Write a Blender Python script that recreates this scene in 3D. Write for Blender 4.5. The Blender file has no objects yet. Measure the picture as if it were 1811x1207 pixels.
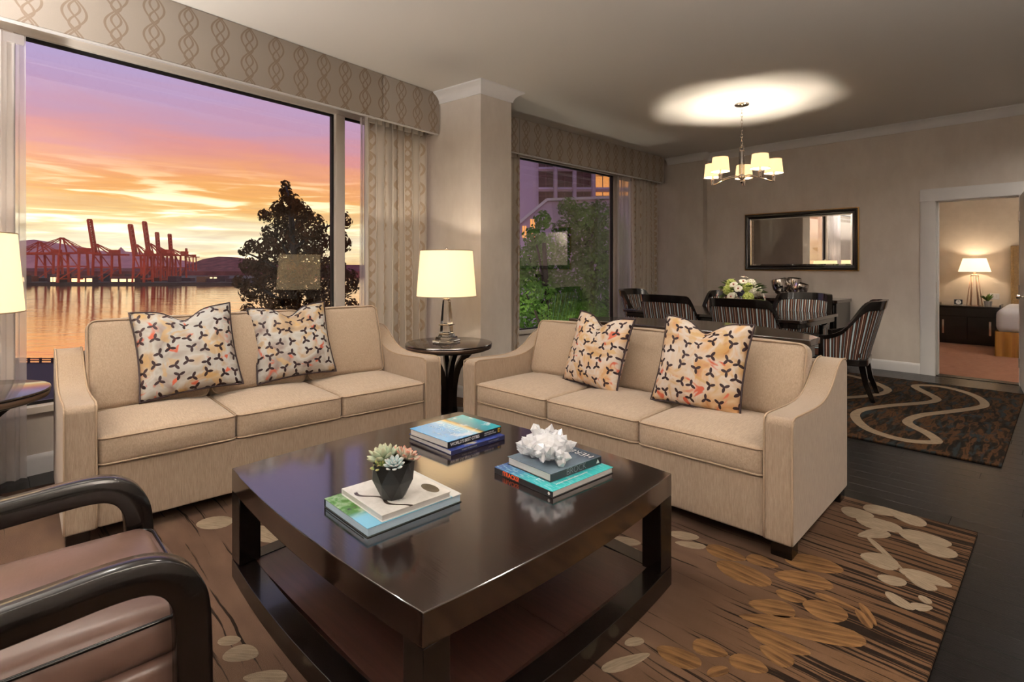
import bpy, bmesh, math, random
from mathutils import Vector, Matrix
R = math.radians
PI = math.pi
rnd = random.Random(7)
scene = bpy.context.scene
COL = scene.collection

def C(r, g, b, a=1.0):
    f = lambda c: (c/255/12.92) if c/255 <= .04045 else ((c/255+.055)/1.055)**2.4
    return (f(r), f(g), f(b), a)

# ------------------------------------------------------------------ camera
H = 1.3
YAW = R(46)
FW = Vector((-math.sin(YAW), math.cos(YAW), 0)); RT = Vector((math.cos(YAW), math.sin(YAW), 0))
def far(d, px, py):
    """world point at distance d along the view axis (used for siting the distant harbour)"""
    return FW*d + RT*(d*(px-905.5)/950.0) + Vector((0, 0, H - d*(py-472.0)/950.0))
cam = bpy.data.cameras.new('camera'); camo = bpy.data.objects.new('camera', cam); COL.objects.link(camo)
camo.location = (0, 0, H); camo.rotation_euler = (PI/2, 0, YAW)
cam.sensor_width = 36; cam.lens = 950/1811*36; cam.shift_y = -(603.5-472)/1811
cam.clip_start = .05; cam.clip_end = 8000
scene.camera = camo

vs = scene.view_settings
vs.view_transform = 'Standard'; vs.look = 'None'; vs.gamma = 1; vs.use_curve_mapping = False
vs.exposure = 0.18
scene.cycles.max_bounces = 10
scene.cycles.transparent_max_bounces = 16
scene.cycles.caustics_refractive = False

# ------------------------------------------------------------------ node helper
class NT:
    def __init__(s, nt): s.nt = nt
    def n(s, t, ins=None, **kw):
        nd = s.nt.nodes.new(t)
        for k, v in kw.items(): setattr(nd, k, v)
        for k, v in (ins or {}).items():
            sock = nd.inputs[k]
            if hasattr(v, 'is_output') or isinstance(v, bpy.types.NodeSocket): s.nt.links.new(v, sock)
            else: sock.default_value = v
        return nd
    def math(s, op, a, b=0.0, c=0.0, clamp=False):
        nd = s.nt.nodes.new('ShaderNodeMath'); nd.operation = op; nd.use_clamp = clamp
        for i, v in enumerate((a, b, c)):
            if isinstance(v, bpy.types.NodeSocket): s.nt.links.new(v, nd.inputs[i])
            else: nd.inputs[i].default_value = v
        return nd.outputs[0]
    def vmath(s, op, a, b=None, out=0):
        nd = s.nt.nodes.new('ShaderNodeVectorMath'); nd.operation = op
        for i, v in enumerate((a, b)):
            if v is None: continue
            if isinstance(v, bpy.types.NodeSocket): s.nt.links.new(v, nd.inputs[i])
            else: nd.inputs[i].default_value = v
        return nd.outputs[out]
    def ramp(s, fac, stops, interp='LINEAR'):
        nd = s.nt.nodes.new('ShaderNodeValToRGB'); cr = nd.color_ramp; cr.interpolation = interp
        while len(cr.elements) < len(stops): cr.elements.new(.5)
        for e, (p, c) in zip(cr.elements, stops): e.position = p; e.color = c
        s.nt.links.new(fac, nd.inputs[0]); return nd.outputs[0]
    def mix(s, f, a, b, blend='MIX'):
        nd = s.nt.nodes.new('ShaderNodeMix'); nd.data_type = 'RGBA'; nd.blend_type = blend
        for i, v in ((0, f), (6, a), (7, b)):
            if isinstance(v, bpy.types.NodeSocket): s.nt.links.new(v, nd.inputs[i])
            else: nd.inputs[i].default_value = v
        return nd.outputs[2]
    def noise(s, vec, scale, detail=3, rough=.5, dist=0):
        return s.n('ShaderNodeTexNoise', {'Vector': vec, 'Scale': scale, 'Detail': detail, 'Roughness': rough, 'Distortion': dist}).outputs[0]
    def link(s, a, b): s.nt.links.new(a, b)

def smooth01(t, x, a, b):
    return t.n('ShaderNodeMapRange', {'Value': x, 'From Min': a, 'From Max': b}, interpolation_type='SMOOTHSTEP').outputs[0]

# ------------------------------------------------------------------ sky (sunrise over the harbour)
world = bpy.data.worlds.new('sky'); scene.world = world; world.use_nodes = True
wn = NT(world.node_tree); world.node_tree.nodes.clear()
wdir = wn.n('ShaderNodeTexCoord').outputs['Generated']
sep = wn.n('ShaderNodeSeparateXYZ', {0: wdir})
elev = wn.math('MULTIPLY', wn.math('ARCSINE', sep.outputs[2]), 180/PI)
flat = wn.vmath('NORMALIZE', wn.n('ShaderNodeCombineXYZ', {0: sep.outputs[0], 1: sep.outputs[1], 2: 0.0}).outputs[0])
sdir = (FW + RT*((190-905.5)/950)).normalized()
sund = wn.vmath('DOT_PRODUCT', flat, tuple(sdir), out=1)
near = smooth01(wn, sund, .70, 1.0)
cloudv = wn.vmath('MULTIPLY', wdir, (3.2, 3.2, 26.0))
cl1 = wn.noise(cloudv, 1.6, 6, .58, .6)
cl2 = wn.noise(wn.vmath('MULTIPLY', wdir, (3.4, 3.4, 40.0)), 2.2, 4, .52, .5)
ew = wn.math('ADD', elev, wn.math('MULTIPLY', wn.math('SUBTRACT', cl1, .5), 4.2))
ef = wn.math('DIVIDE', ew, 45.0)
hot = wn.ramp(ef, [(0.0, C(255, 222, 150)), (.05, C(255, 247, 214)), (.095, C(255, 226, 160)), (.14, C(250, 184, 104)), (.185, C(246, 170, 112)), (.24, C(224, 150, 146)), (.29, C(200, 152, 176)), (.38, C(184, 162, 204)), (.55, C(168, 166, 206)), (.9, C(146, 156, 196))])
cool = wn.ramp(ef, [(0.0, C(255, 206, 146)), (.09, C(246, 182, 136)), (.155, C(234, 162, 142)), (.22, C(222, 156, 164)), (.29, C(202, 158, 188)), (.35, C(188, 172, 214)), (.55, C(170, 168, 208)), (.9, C(146, 156, 196))])
base = wn.mix(near, cool, hot)
glowmask = wn.math('MULTIPLY', smooth01(wn, sund, .86, .99), wn.math('MULTIPLY', smooth01(wn, cl2, .48, .66), wn.math('MULTIPLY', smooth01(wn, elev, 10, 4), 1.0)))
skyc = wn.mix(glowmask, base, (1.7, 1.45, .95, 1))
dark = wn.math('MULTIPLY', smooth01(wn, cl2, .5, .33), wn.math('MULTIPLY', smooth01(wn, elev, 14, 3), .28))
skyc = wn.mix(dark, skyc, C(205, 135, 110))
skyc = wn.mix(smooth01(wn, elev, -.2, -1.2), skyc, C(60, 48, 52))
WORLD_STRENGTH = 1.04
bg = wn.n('ShaderNodeBackground', {'Color': skyc, 'Strength': WORLD_STRENGTH})
wo = wn.n('ShaderNodeOutputWorld', {'Surface': bg.outputs[0]})

# ------------------------------------------------------------------ lamp strengths (each lamp's light is in its builder)
LAMP_W = 12.0          # table lamps
CHAND_W = 20.0          # each chandelier bulb
FILL_DOWN_W = 8.5          # unseen ceiling downlights added as fill
BED_W = 9.0
GARDEN_W = 300.0      # terrace lights under the trees outside
FILL_TORCH_W = 250.0       # unseen uplighters added as fill light

# ------------------------------------------------------------------ materials
def newmat(name):
    m = bpy.data.materials.new(name); m.use_nodes = True
    t = NT(m.node_tree); b = m.node_tree.nodes['Principled BSDF']
    return m, t, b

def pm(name, col, rough=.5, metal=0, spec=.5, col2=None, scale=5, stretch=(1, 1, 1), lo=.35, hi=.65, detail=4,
       bump=0, bscale=60, bstretch=(1, 1, 1), coat=0, emit=0, ecol=None, trans=0, ior=1.45, sheen=0, objrand=0):
    m, t, b = newmat(name)
    b.inputs['Roughness'].default_value = rough; b.inputs['Metallic'].default_value = metal
    b.inputs['Specular IOR Level'].default_value = spec; b.inputs['IOR'].default_value = ior
    b.inputs['Base Color'].default_value = col
    oc = t.n('ShaderNodeTexCoord').outputs['Object']
    c = None
    if col2:
        f = t.noise(t.vmath('MULTIPLY', oc, stretch), scale, detail, .6)
        c = t.ramp(f, [(lo, col), (hi, col2)])
    if objrand:
        rv = t.n('ShaderNodeObjectInfo').outputs['Random']
        hsv = t.n('ShaderNodeHueSaturation', {'Value': t.math('MULTIPLY_ADD', rv, objrand, 1-objrand/2), 'Color': c if c else col})
        c = hsv.outputs[0]
    if c: t.link(c, b.inputs['Base Color'])
    if bump:
        bf = t.noise(t.vmath('MULTIPLY', oc, bstretch), bscale, 4, .6)
        bn = t.n('ShaderNodeBump', {'Height': bf, 'Strength': bump, 'Distance': .01})
        t.link(bn.outputs[0], b.inputs['Normal'])
    if coat: b.inputs['Coat Weight'].default_value = coat; b.inputs['Coat Roughness'].default_value = .08
    if emit: b.inputs['Emission Color'].default_value = ecol or col; b.inputs['Emission Strength'].default_value = emit
    if trans: b.inputs['Transmission Weight'].default_value = trans
    if sheen: b.inputs['Sheen Weight'].default_value = sheen
    return m

def ogee(name, base, line, S=.16, P=.30, A=.055, w=.035, rough=.75, trans=0, use_uv=True):
    """woven fabric with interlocking ogee lines; UVs are in metres"""
    m, t, b = newmat(name)
    uv = t.n('ShaderNodeSeparateXYZ', {0: t.n('ShaderNodeTexCoord').outputs['UV']})
    u, v = uv.outputs[0], uv.outputs[1]
    def fam(amp, per, off, width):
        s = t.math('SINE', t.math('MULTIPLY_ADD', v, 2*PI/per, off))
        x = t.math('MULTIPLY_ADD', s, amp, u)
        fr = t.math('ABSOLUTE', t.math('SUBTRACT', t.math('FRACT', t.math('DIVIDE', x, S)), .5))
        return smooth01(t, fr, width*1.4, width*.8)
    k = t.math('MAXIMUM', fam(A, P, 0, w), fam(-A, P, 0, w))
    k = t.math('MAXIMUM', k, t.math('MAXIMUM', fam(A*.45, P*.5, .6, w), fam(-A*.45, P*.5, .6, w)))
    nz = t.noise(t.vmath('MULTIPLY', t.n('ShaderNodeTexCoord').outputs['UV'], (1, 1, 1)), 300, 2)
    col = t.mix(k, base, line)
    col = t.mix(t.math('MULTIPLY', nz, .12), col, (.05, .04, .03, 1))
    t.link(col, b.inputs['Base Color']); b.inputs['Roughness'].default_value = rough
    b.inputs['Specular IOR Level'].default_value = .2
    t.link(t.n('ShaderNodeBump', {'Height': nz, 'Strength': .12, 'Distance': .005}).outputs[0], b.inputs['Normal'])
    return m

def thin(name, col, tr, refl=0.0, f0=.06):
    """window pane: clear with a fresnel reflection"""
    m, t, b = newmat(name); m.node_tree.nodes.remove(b)
    out = m.node_tree.nodes['Material Output']
    tb = t.n('ShaderNodeBsdfTransparent', {'Color': col})
    g = t.n('ShaderNodeBsdfGlossy', {'Color': (1, 1, 1, 1), 'Roughness': 0.0})
    lw = t.n('ShaderNodeLayerWeight', {'Blend': .25})
    f = t.math('MULTIPLY_ADD', lw.outputs['Fresnel'], .6, f0, clamp=True)
    t.link(t.n('ShaderNodeMixShader', {0: f, 1: tb.outputs[0], 2: g.outputs[0]}).outputs[0], out.inputs[0])
    return m

def sheer_mat(name, col, tr):
    m, t, b = newmat(name); m.node_tree.nodes.remove(b)
    out = m.node_tree.nodes['Material Output']
    d = t.n('ShaderNodeBsdfDiffuse', {'Color': col}); tl = t.n('ShaderNodeBsdfTranslucent', {'Color': col})
    tp = t.n('ShaderNodeBsdfTransparent', {'Color': (1, 1, 1, 1)})
    a = t.n('ShaderNodeMixShader', {0: .6, 1: d.outputs[0], 2: tl.outputs[0]})
    t.link(t.n('ShaderNodeMixShader', {0: tr, 1: a.outputs[0], 2: tp.outputs[0]}).outputs[0], out.inputs[0])
    return m

def shade_mat(name, col, estr, weave=0):
    """lit fabric lampshade"""
    m, t, b = newmat(name); m.node_tree.nodes.remove(b)
    out = m.node_tree.nodes['Material Output']
    d = t.n('ShaderNodeBsdfDiffuse', {'Color': col}); tl = t.n('ShaderNodeBsdfTranslucent', {'Color': col})
    a = t.n('ShaderNodeMixShader', {0: .45, 1: d.outputs[0], 2: tl.outputs[0]})
    e = t.n('ShaderNodeEmission', {'Color': col, 'Strength': estr})
    t.link(t.n('ShaderNodeAddShader', {0: a.outputs[0], 1: e.outputs[0]}).outputs[0], out.inputs[0])
    return m

WALLC = C(176, 163, 147)
M = {}
M['wall'] = pm('wallpaper_warm_grey', C(206, 197, 187), .75, spec=.25, col2=C(198, 188, 178), scale=6, stretch=(1, 1, .5), bump=.06, bscale=220, bstretch=(1, 1, .25))
M['ceiling'] = pm('ceiling_paint', C(212, 207, 200), .85, spec=.2, bump=.05, bscale=300)
M['white'] = pm('white_trim_paint', C(218, 216, 214), .42, col2=C(212, 210, 210), scale=2)
M['plank'] = pm('dark_stained_plank', C(19, 15, 15), .27, spec=.3, col2=C(11, 9, 9), scale=3, stretch=(1.5, 26, 10), bump=.12, bscale=5, bstretch=(2, 30, 10), objrand=.5)
M['subfloor'] = pm('floor_joint', C(10, 8, 7), .8)
M['carpet'] = pm('bedroom_carpet', C(148, 108, 88), .95, spec=.1, col2=C(126, 88, 70), scale=40, stretch=(.3, 2, 1), bump=.3, bscale=300)
M['valance'] = ogee('valance_fabric', C(160, 150, 140), C(138, 122, 108), S=.205, P=.36, A=.058, w=.030)
M['drape'] = ogee('drape_fabric', C(212, 202, 190), C(192, 172, 150), S=.30, P=.40, A=.06, w=.03)
M['lining'] = pm('valance_lining', C(205, 202, 200), .6)
M['sheer'] = sheer_mat('sheer_voile', C(235, 230, 228), .45)
M['glass'] = thin('window_glass', (.97, .97, .97, 1), 1, f0=.035)
M['alu'] = pm('window_frame_paint', C(214, 204, 192), .35)
M['gasket'] = pm('black_gasket', C(14, 13, 15), .5)
M['sofa'] = pm('cream_chenille', C(174, 154, 133), .85, spec=.15, col2=C(148, 128, 109), scale=30, stretch=(8, 8, .7), lo=.3, hi=.72, bump=.35, bscale=40, bstretch=(6, 6, .8), sheen=.25)
M['sofaseat'] = pm('cream_chenille_seat', C(184, 163, 141), .85, spec=.15, col2=C(160, 140, 119), scale=30, stretch=(7, .9, 3), lo=.3, hi=.72, bump=.3, bscale=40, bstretch=(6, 1, 3), sheen=.25)
M['piping'] = pm('cream_piping', C(172, 150, 127), .8, spec=.15)
M['blackwood'] = pm('espresso_lacquer', C(13, 10, 9), .22, spec=.5, col2=C(19, 13, 11), scale=4, stretch=(1, 14, 1), coat=.35)
M['tabletop'] = pm('espresso_veneer', C(38, 23, 17), .13, spec=.75, ior=1.85, col2=C(24, 14, 12), scale=3, stretch=(1, 16, 1), lo=.3, hi=.7, bump=.015, bscale=4, bstretch=(2, 30, 1), coat=.5)
M['shelfwood'] = pm('brown_veneer', C(58, 36, 30), .3, spec=.5, col2=C(44, 26, 22), scale=3, stretch=(1, 18, 1), bump=.04, bscale=4, bstretch=(2, 30, 1), coat=.2)
M['leather'] = pm('brown_leather', C(112, 88, 78), .33, spec=.6, col2=C(82, 60, 52), scale=2.2, lo=.3, hi=.7, bump=.10, bscale=9, bstretch=(1, 3, 1))
M['band'] = pm('brushed_band', C(120, 105, 96), .3, metal=.9)
M['chrome'] = pm('polished_nickel', C(225, 215, 205), .08, metal=1)
M['silver'] = pm('polished_silver', C(205, 198, 192), .1, metal=1, bump=.08, bscale=30)
M['gold'] = pm('gold_edge', C(165, 130, 80), .3, metal=.9)
M['crystal'] = pm('clear_crystal', (1, 1, 1, 1), .02, trans=1, ior=1.5)
M['quartz'] = pm('milky_quartz', C(252, 252, 254), .15, trans=.10, ior=1.45, col2=C(228, 232, 240), scale=14, spec=.6)
M['shade'] = shade_mat('ivory_lampshade', C(250, 236, 208), .34)
M['shadeside'] = shade_mat('ivory_lampshade_end', C(236, 228, 208), .62)
M['cshade'] = shade_mat('chandelier_shade', C(255, 234, 198), .45)
M['bedshade'] = shade_mat('bedside_shade', C(252, 240, 220), .45)
M['bulb'] = pm('lit_bulb', (1, .9, .7, 1), .5, emit=6, ecol=(1, .85, .6, 1))
M['rim'] = pm('shade_rim', C(150, 130, 105), .6)
M['mirror'] = pm('mirror_silvering', (.92, .9, .86, 1), .01, metal=1)
M['soil'] = pm('dark_grit', C(40, 32, 26), .95, bump=.5, bscale=200)
M['matteblack'] = pm('matte_black_ceramic', C(20, 20, 20), .38)

# ------------------------------------------------------------------ mesh helpers
def link(name, me, mat=None, parent=None, loc=None, rot=None, smooth=35, wn=False):
    o = bpy.data.objects.new(name, me); COL.objects.link(o)
    if mat is not None and len(me.materials) == 0: me.materials.append(M[mat] if isinstance(mat, str) else mat)
    if smooth is not None and len(me.polygons):
        me.shade_smooth()
        if smooth < 180: me.set_sharp_from_angle(angle=R(smooth))
    if wn:
        md = o.modifiers.new('normals', 'WEIGHTED_NORMAL'); md.keep_sharp = True
    if parent is not None: o.parent = parent
    if loc is not None: o.location = loc
    if rot is not None: o.rotation_euler = rot if hasattr(rot, '__len__') else (0, 0, rot)
    return o

def bm_done(bm, name='m'):
    bmesh.ops.recalc_face_normals(bm, faces=bm.faces)
    me = bpy.data.meshes.new(name); bm.to_mesh(me); bm.free(); return me

def pydata(v, f, name='m', recalc=True):
    me = bpy.data.meshes.new(name); me.from_pydata([tuple(p) for p in v], [], f)
    if recalc:
        bm = bmesh.new(); bm.from_mesh(me); bmesh.ops.recalc_face_normals(bm, faces=bm.faces); bm.to_mesh(me); bm.free()
    me.update(); return me

def box_me(x0, x1, y0, y1, z0, z1, bev=0, seg=2):
    bm = bmesh.new()
    bmesh.ops.create_cube(bm, size=1, matrix=Matrix.Translation(((x0+x1)/2, (y0+y1)/2, (z0+z1)/2)) @ Matrix.Diagonal((x1-x0, y1-y0, z1-z0, 1)))
    if bev: bmesh.ops.bevel(bm, geom=bm.edges[:], offset=bev, segments=seg, affect='EDGES', profile=.5)
    return bm_done(bm)
def box(name, x0, x1, y0, y1, z0, z1, mat, parent=None, bev=.003, seg=2, loc=None, rot=None):
    return link(name, box_me(x0, x1, y0, y1, z0, z1, bev, seg), mat, parent, loc, rot, smooth=20 if seg < 3 else 40, wn=seg > 2)

def prism_me(poly, a, b, axis='z', bev=0, seg=2):
    """poly extruded from a to b; axis z: (x,y) poly, x: (y,z) poly, y: (x,z) poly"""
    def P(p, h): return {'z': (p[0], p[1], h), 'x': (h, p[0], p[1]), 'y': (p[0], h, p[1])}[axis]
    bm = bmesh.new()
    lo = [bm.verts.new(P(p, a)) for p in poly]; hi = [bm.verts.new(P(p, b)) for p in poly]
    n = len(poly); bm.faces.new(lo); bm.faces.new(hi)
    for i in range(n): bm.faces.new((lo[i], lo[(i+1) % n], hi[(i+1) % n], hi[i]))
    bmesh.ops.recalc_face_normals(bm, faces=bm.faces)
    if bev:
        ed = [e for e in bm.edges if len(e.link_faces) == 2 and e.calc_face_angle(0) > .6]
        bmesh.ops.bevel(bm, geom=ed, offset=bev, segments=seg, affect='EDGES', profile=.5, clamp_overlap=True)
    return bm_done(bm)

def lathe_me(prof, n=32, cap=True, flip=False):
    v, f = [], []
    for r, z in prof:
        for i in range(n):
            a = 2*PI*i/n; v.append((r*math.cos(a), r*math.sin(a), z))
    for k in range(len(prof)-1):
        for i in range(n):
            f.append((k*n+i, k*n+(i+1) % n, (k+1)*n+(i+1) % n, (k+1)*n+i))
    if cap:
        f.append(tuple(range(n))[::-1]); f.append(tuple((len(prof)-1)*n+i for i in range(n)))
    return pydata(v, f)

def frames(pts, closed=False):
    out = []; n = len(pts); up = None
    for i in range(n):
        a = pts[(i-1) % n] if (closed or i > 0) else pts[i]; b = pts[(i+1) % n] if (closed or i < n-1) else pts[i]
        t = (b-a).normalized()
        if up is None:
            up = Vector((0, 0, 1)) if abs(t.z) < .9 else Vector((1, 0, 0))
        s = t.cross(up)
        if s.length < 1e-5: s = t.cross(Vector((.3, 1, .2)))
        s.normalize(); up = s.cross(t).normalized(); out.append((t, s, up))
    return out

def tube_me(pts, r, n=8, closed=False, shape=None):
    """sweep of a circle (or of the 2D polygon shape) along pts; r may be a list"""
    pts = [Vector(p) for p in pts]; fr = frames(pts, closed); v, f = [], []
    sh = shape or [(math.cos(2*PI*i/n), math.sin(2*PI*i/n)) for i in range(n)]; n = len(sh)
    for i, p in enumerate(pts):
        rr = r[i] if hasattr(r, '__len__') else r
        for c, s in sh: v.append(p + fr[i][1]*(c*rr) + fr[i][2]*(s*rr))
    m = len(pts)
    for k in range(m if closed else m-1):
        for i in range(n):
            f.append((k*n+i, k*n+(i+1) % n, ((k+1) % m)*n+(i+1) % n, ((k+1) % m)*n+i))
    if not closed: f.append(tuple(range(n))[::-1]); f.append(tuple((m-1)*n+i for i in range(n)))
    return pydata(v, f)

def catmull(pts, k=6, closed=False):
    P = [Vector(p) for p in pts]; n = len(P); out = []
    for i in range(n if closed else n-1):
        g = lambda j: P[j % n] if closed else P[max(0, min(n-1, j))]
        a, b, c, d = g(i-1), g(i), g(i+1), g(i+2)
        for s in range(k):
            t = s/k
            out.append(.5*((2*b) + (c-a)*t + (2*a-5*b+4*c-d)*t*t + (3*b-a-3*c+d)*t**3))
    if not closed: out.append(P[-1])
    return out

def sweep_me(profile, path, closed=False):
    """profile (out, z) swept along an XY path with mitred corners; 'out' is to the LEFT of travel"""
    P = [Vector((p[0], p[1])) for p in path]; n = len(P); v, f = [], []
    for i in range(n):
        d0 = (P[i]-P[i-1]).normalized() if i > 0 else None
        d1 = (P[i+1]-P[i]).normalized() if i < n-1 else None
        d0 = d0 or d1; d1 = d1 or d0
        n0 = Vector((-d0.y, d0.x)); n1 = Vector((-d1.y, d1.x)); m = (n0+n1).normalized(); m = m/max(.2, m.dot(n0))
        for o, z in profile: v.append((P[i].x+m.x*o, P[i].y+m.y*o, z))
    k = len(profile)
    for i in range(n-1):
        for j in range(k):
            f.append((i*k+j, i*k+(j+1) % k, (i+1)*k+(j+1) % k, (i+1)*k+j))
    f.append(tuple(range(k))); f.append(tuple((n-1)*k+j for j in range(k))[::-1])
    return pydata(v, f)

def rgrid(h, r, n):
    a = [-h, -h+.12*r, -h+.35*r, -h+.65*r]; inner = [-(h-r)+2*(h-r)*i/n for i in range(n+1)]
    return a+inner+[-x for x in a[::-1]]
def cushion_me(w, d, h, r, puff=(0, 0, 0), n=8, fn=None):
    """soft rounded box; puff = extra bulge along x, y, z in the face middles"""
    X, Y, Z = rgrid(w/2, r, n), rgrid(d/2, r, n), rgrid(h/2, r, max(2, n//3)); hw, hd, hh = w/2, d/2, h/2
    bm = bmesh.new()
    def V(x, y, z):
        p = Vector((x, y, z)); q = Vector((max(-hw+r, min(hw-r, x)), max(-hd+r, min(hd-r, y)), max(-hh+r, min(hh-r, z))))
        v = p-q
        if v.length > 1e-9: p = q+v.normalized()*r
        u = (x/hw, y/hd, z/hh); b = lambda s: max(0, 1-s*s)
        p.x += puff[0]*u[0]*b(u[1])*b(u[2]); p.y += puff[1]*u[1]*b(u[0])*b(u[2]); p.z += puff[2]*u[2]*b(u[0])*b(u[1])
        if fn: p = fn(p, u)
        return p
    def face(A, B, mk):
        g = [[bm.verts.new(V(*mk(a, b))) for b in B] for a in A]
        for i in range(len(A)-1):
            for j in range(len(B)-1): bm.faces.new((g[i][j], g[i+1][j], g[i+1][j+1], g[i][j+1]))
    for s in (-1, 1):
        face(X, Y, lambda a, b: (a, b, s*hh)); face(X, Z, lambda a, b: (a, s*hd, b)); face(Y, Z, lambda a, b: (s*hw, a, b))
    bmesh.ops.remove_doubles(bm, verts=bm.verts, dist=1e-5)
    return bm_done(bm)
def rrect(w, d, r, z=0, k=5):
    out = []
    for cx, cy, a0 in ((w/2-r, d/2-r, 0), (-w/2+r, d/2-r, 90), (-w/2+r, -d/2+r, 180), (w/2-r, -d/2+r, 270)):
        for i in range(k+1):
            a = R(a0+90*i/k); out.append(Vector((cx+r*math.cos(a), cy+r*math.sin(a), z)))
    res = []
    for i, p in enumerate(out):      # add points along the straight runs
        q = out[(i+1) % len(out)]; res.append(p); L = (q-p).length
        if L > .12:
            m = int(L/.06)
            for j in range(1, m): res.append(p.lerp(q, j/m))
    return res

def thing(name, label, cat, loc=(0, 0, 0), rz=0, group=None, kind=None):
    o = bpy.data.objects.new(name, None); COL.objects.link(o); o.empty_display_size = .1
    o.location = loc; o.rotation_euler = (0, 0, rz); return tag(o, label, cat, group, kind)
def tag(o, label, cat=None, group=None, kind=None):
    o['label'] = label
    if cat: o['category'] = cat
    if group: o['group'] = group
    if kind: o['kind'] = kind
    return o
def struct(o, label=None):
    o['kind'] = 'structure'
    if label: o['label'] = label
    return o
def copy_tree(o, parent=None):
    c = o.copy(); COL.objects.link(c)
    if parent is not None: c.parent = parent
    for ch in list(o.children): copy_tree(ch, c)
    return c
def point(name, loc, w, col, parent=None, rad=.03):
    l = bpy.data.lights.new(name, 'POINT'); l.energy = w; l.color = col; l.shadow_soft_size = rad
    o = bpy.data.objects.new(name, l); COL.objects.link(o); o.location = loc
    if parent is not None: o.parent = parent
    return o

def text_me(s, size, depth=.0006, bold=0, spacing=1.0, align='LEFT'):
    cu = bpy.data.curves.new('t', 'FONT'); cu.body = s; cu.size = size; cu.extrude = depth; cu.offset = bold; cu.space_character = spacing
    cu.align_x = align; cu.align_y = 'CENTER'; cu.resolution_u = 3
    o = bpy.data.objects.new('t', cu); COL.objects.link(o)
    dg = bpy.context.evaluated_depsgraph_get(); me = bpy.data.meshes.new_from_object(o.evaluated_get(dg))
    bpy.data.objects.remove(o); bpy.data.curves.remove(cu); me.materials.clear(); return me

# ================================================================== THE ROOM
CZ = 3.065
W1 = dict(loc=(-4.645, .7775, 0), rot=R(7.86))         # frame of the long window wall: x = into the room, y = along the wall
def w1(off, s):
    a = W1['rot']; return (-4.645+off*math.cos(a)-s*math.sin(a), .7775+off*math.sin(a)+s*math.cos(a))
YB = 8.086

# floor: dark planks running across the room (x), the visible field one by one
floor = struct(box('floor', -5.6, 1.8, -3.4, 8.20, -.10, -.014, 'subfloor', bev=0), 'dark stained hardwood plank floor')
pw, gap = .127, .0016
row = 0; far_v, far_f = [], []
def plank_mesh(L):
    return box_me(-L/2, L/2, -pw/2+gap/2, pw/2-gap/2, -.014, 0, .0006, 1)
PL = {L: plank_mesh(L) for L in (.7, .95, 1.2, 1.45)}
y = -3.4+pw/2
def joined(x0, x1, y):
    b = len(far_v); y0, y1 = y-pw/2+gap/2, y+pw/2-gap/2
    far_v.extend([(x0, y0, 0), (x1, y0, 0), (x1, y1, 0), (x0, y1, 0), (x0, y0, -.014), (x1, y0, -.014), (x1, y1, -.014), (x0, y1, -.014)])
    for q in ((0, 1, 2, 3), (0, 4, 5, 1), (1, 5, 6, 2), (2, 6, 7, 3), (3, 7, 4, 0)): far_f.append(tuple(b+i for i in q))
while y < 8.19:
    vis = y > 1.9
    x = -5.55+rnd.random()*.5
    if x > -5.5: joined(-5.55, x-gap, y)
    while x < 1.75:
        L = rnd.choice((.7, .95, 1.2, 1.45))
        if x+L > 1.79: joined(x, 1.79, y); break
        if vis and x+L > -1.95 and x < .7 and not (y < 3.3 and x+L < -.35) and not (4.75 < y < 7.35 and x+L < -.35):
            p = link('plank', PL[L], 'plank', floor, (x+L/2, y, 0))
        else: joined(x, x+L-gap, y)
        x += L+gap
    y += pw
fl = link('plank_field', pydata(far_v, far_f), 'plank', floor); fl['kind'] = 'stuff'
struct(box('ceiling', -5.6, 1.8, -3.4, 8.20, CZ, CZ+.15, 'ceiling', bev=0), 'plain off-white painted ceiling')

# long window wall (window_1)
def w1box(name, x0, x1, s0, s1, z0, z1, mat, parent=None, bev=0):
    if parent is None: return box(name, x0, x1, s0, s1, z0, z1, mat, bev=bev, loc=W1['loc'], rot=W1['rot'])
    return box(name, x0, x1, s0, s1, z0, z1, mat, parent, bev=bev)
bm = bmesh.new()
for (z0, z1) in ((-.01, .38), (2.80, CZ)):
    bmesh.ops.create_cube(bm, size=1, matrix=Matrix.Translation((-.03, -.85, (z0+z1)/2)) @ Matrix.Diagonal((.2, 6.6, z1-z0, 1)))
bmesh.ops.create_cube(bm, size=1, matrix=Matrix.Translation((-.03, -3.95, 1.5)) @ Matrix.Diagonal((.2, .4, CZ, 1)))
struct(link('wall_left', bm_done(bm), 'wall', None, W1['loc'], W1['rot'], smooth=None), 'warm grey papered wall under the long harbour window')
win1 = struct(thing('window_1', 'long picture window with harbour view', None, W1['loc'], W1['rot']))
w1box('frame_head', -.05, .05, -3.75, 2.44, 2.745, 2.80, 'alu', win1, .004)
w1box('frame_sill', -.05, .09, -3.75, 2.44, .38, .425, 'alu', win1, .004)
for s0, s1 in ((-3.06, -2.97), (-.79, -.70), (1.56, 1.66), (2.40, 2.45)):
    w1box('mullion', -.05, .05, s0, s1, .425, 2.745, 'alu', win1, .004)
for s0, s1 in ((-2.97, -.79), (-.70, 1.56), (1.66, 2.40)):
    p = w1box('pane', -.006, -.002, s0, s1, .425, 2.745, 'glass', win1)
    g = bmesh.new()
    for a, b, c, d in ((s0, s1, 2.725, 2.745), (s0, s1, .425, .445), (s0, s0+.012, .425, 2.745), (s1-.024, s1, .425, 2.745)):
        bmesh.ops.create_cube(g, size=1, matrix=Matrix.Translation((0, (a+b)/2, (c+d)/2)) @ Matrix.Diagonal((.03, b-a, d-c, 1)))
    link('gasket', bm_done(g), 'gasket', win1, smooth=None)

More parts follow.
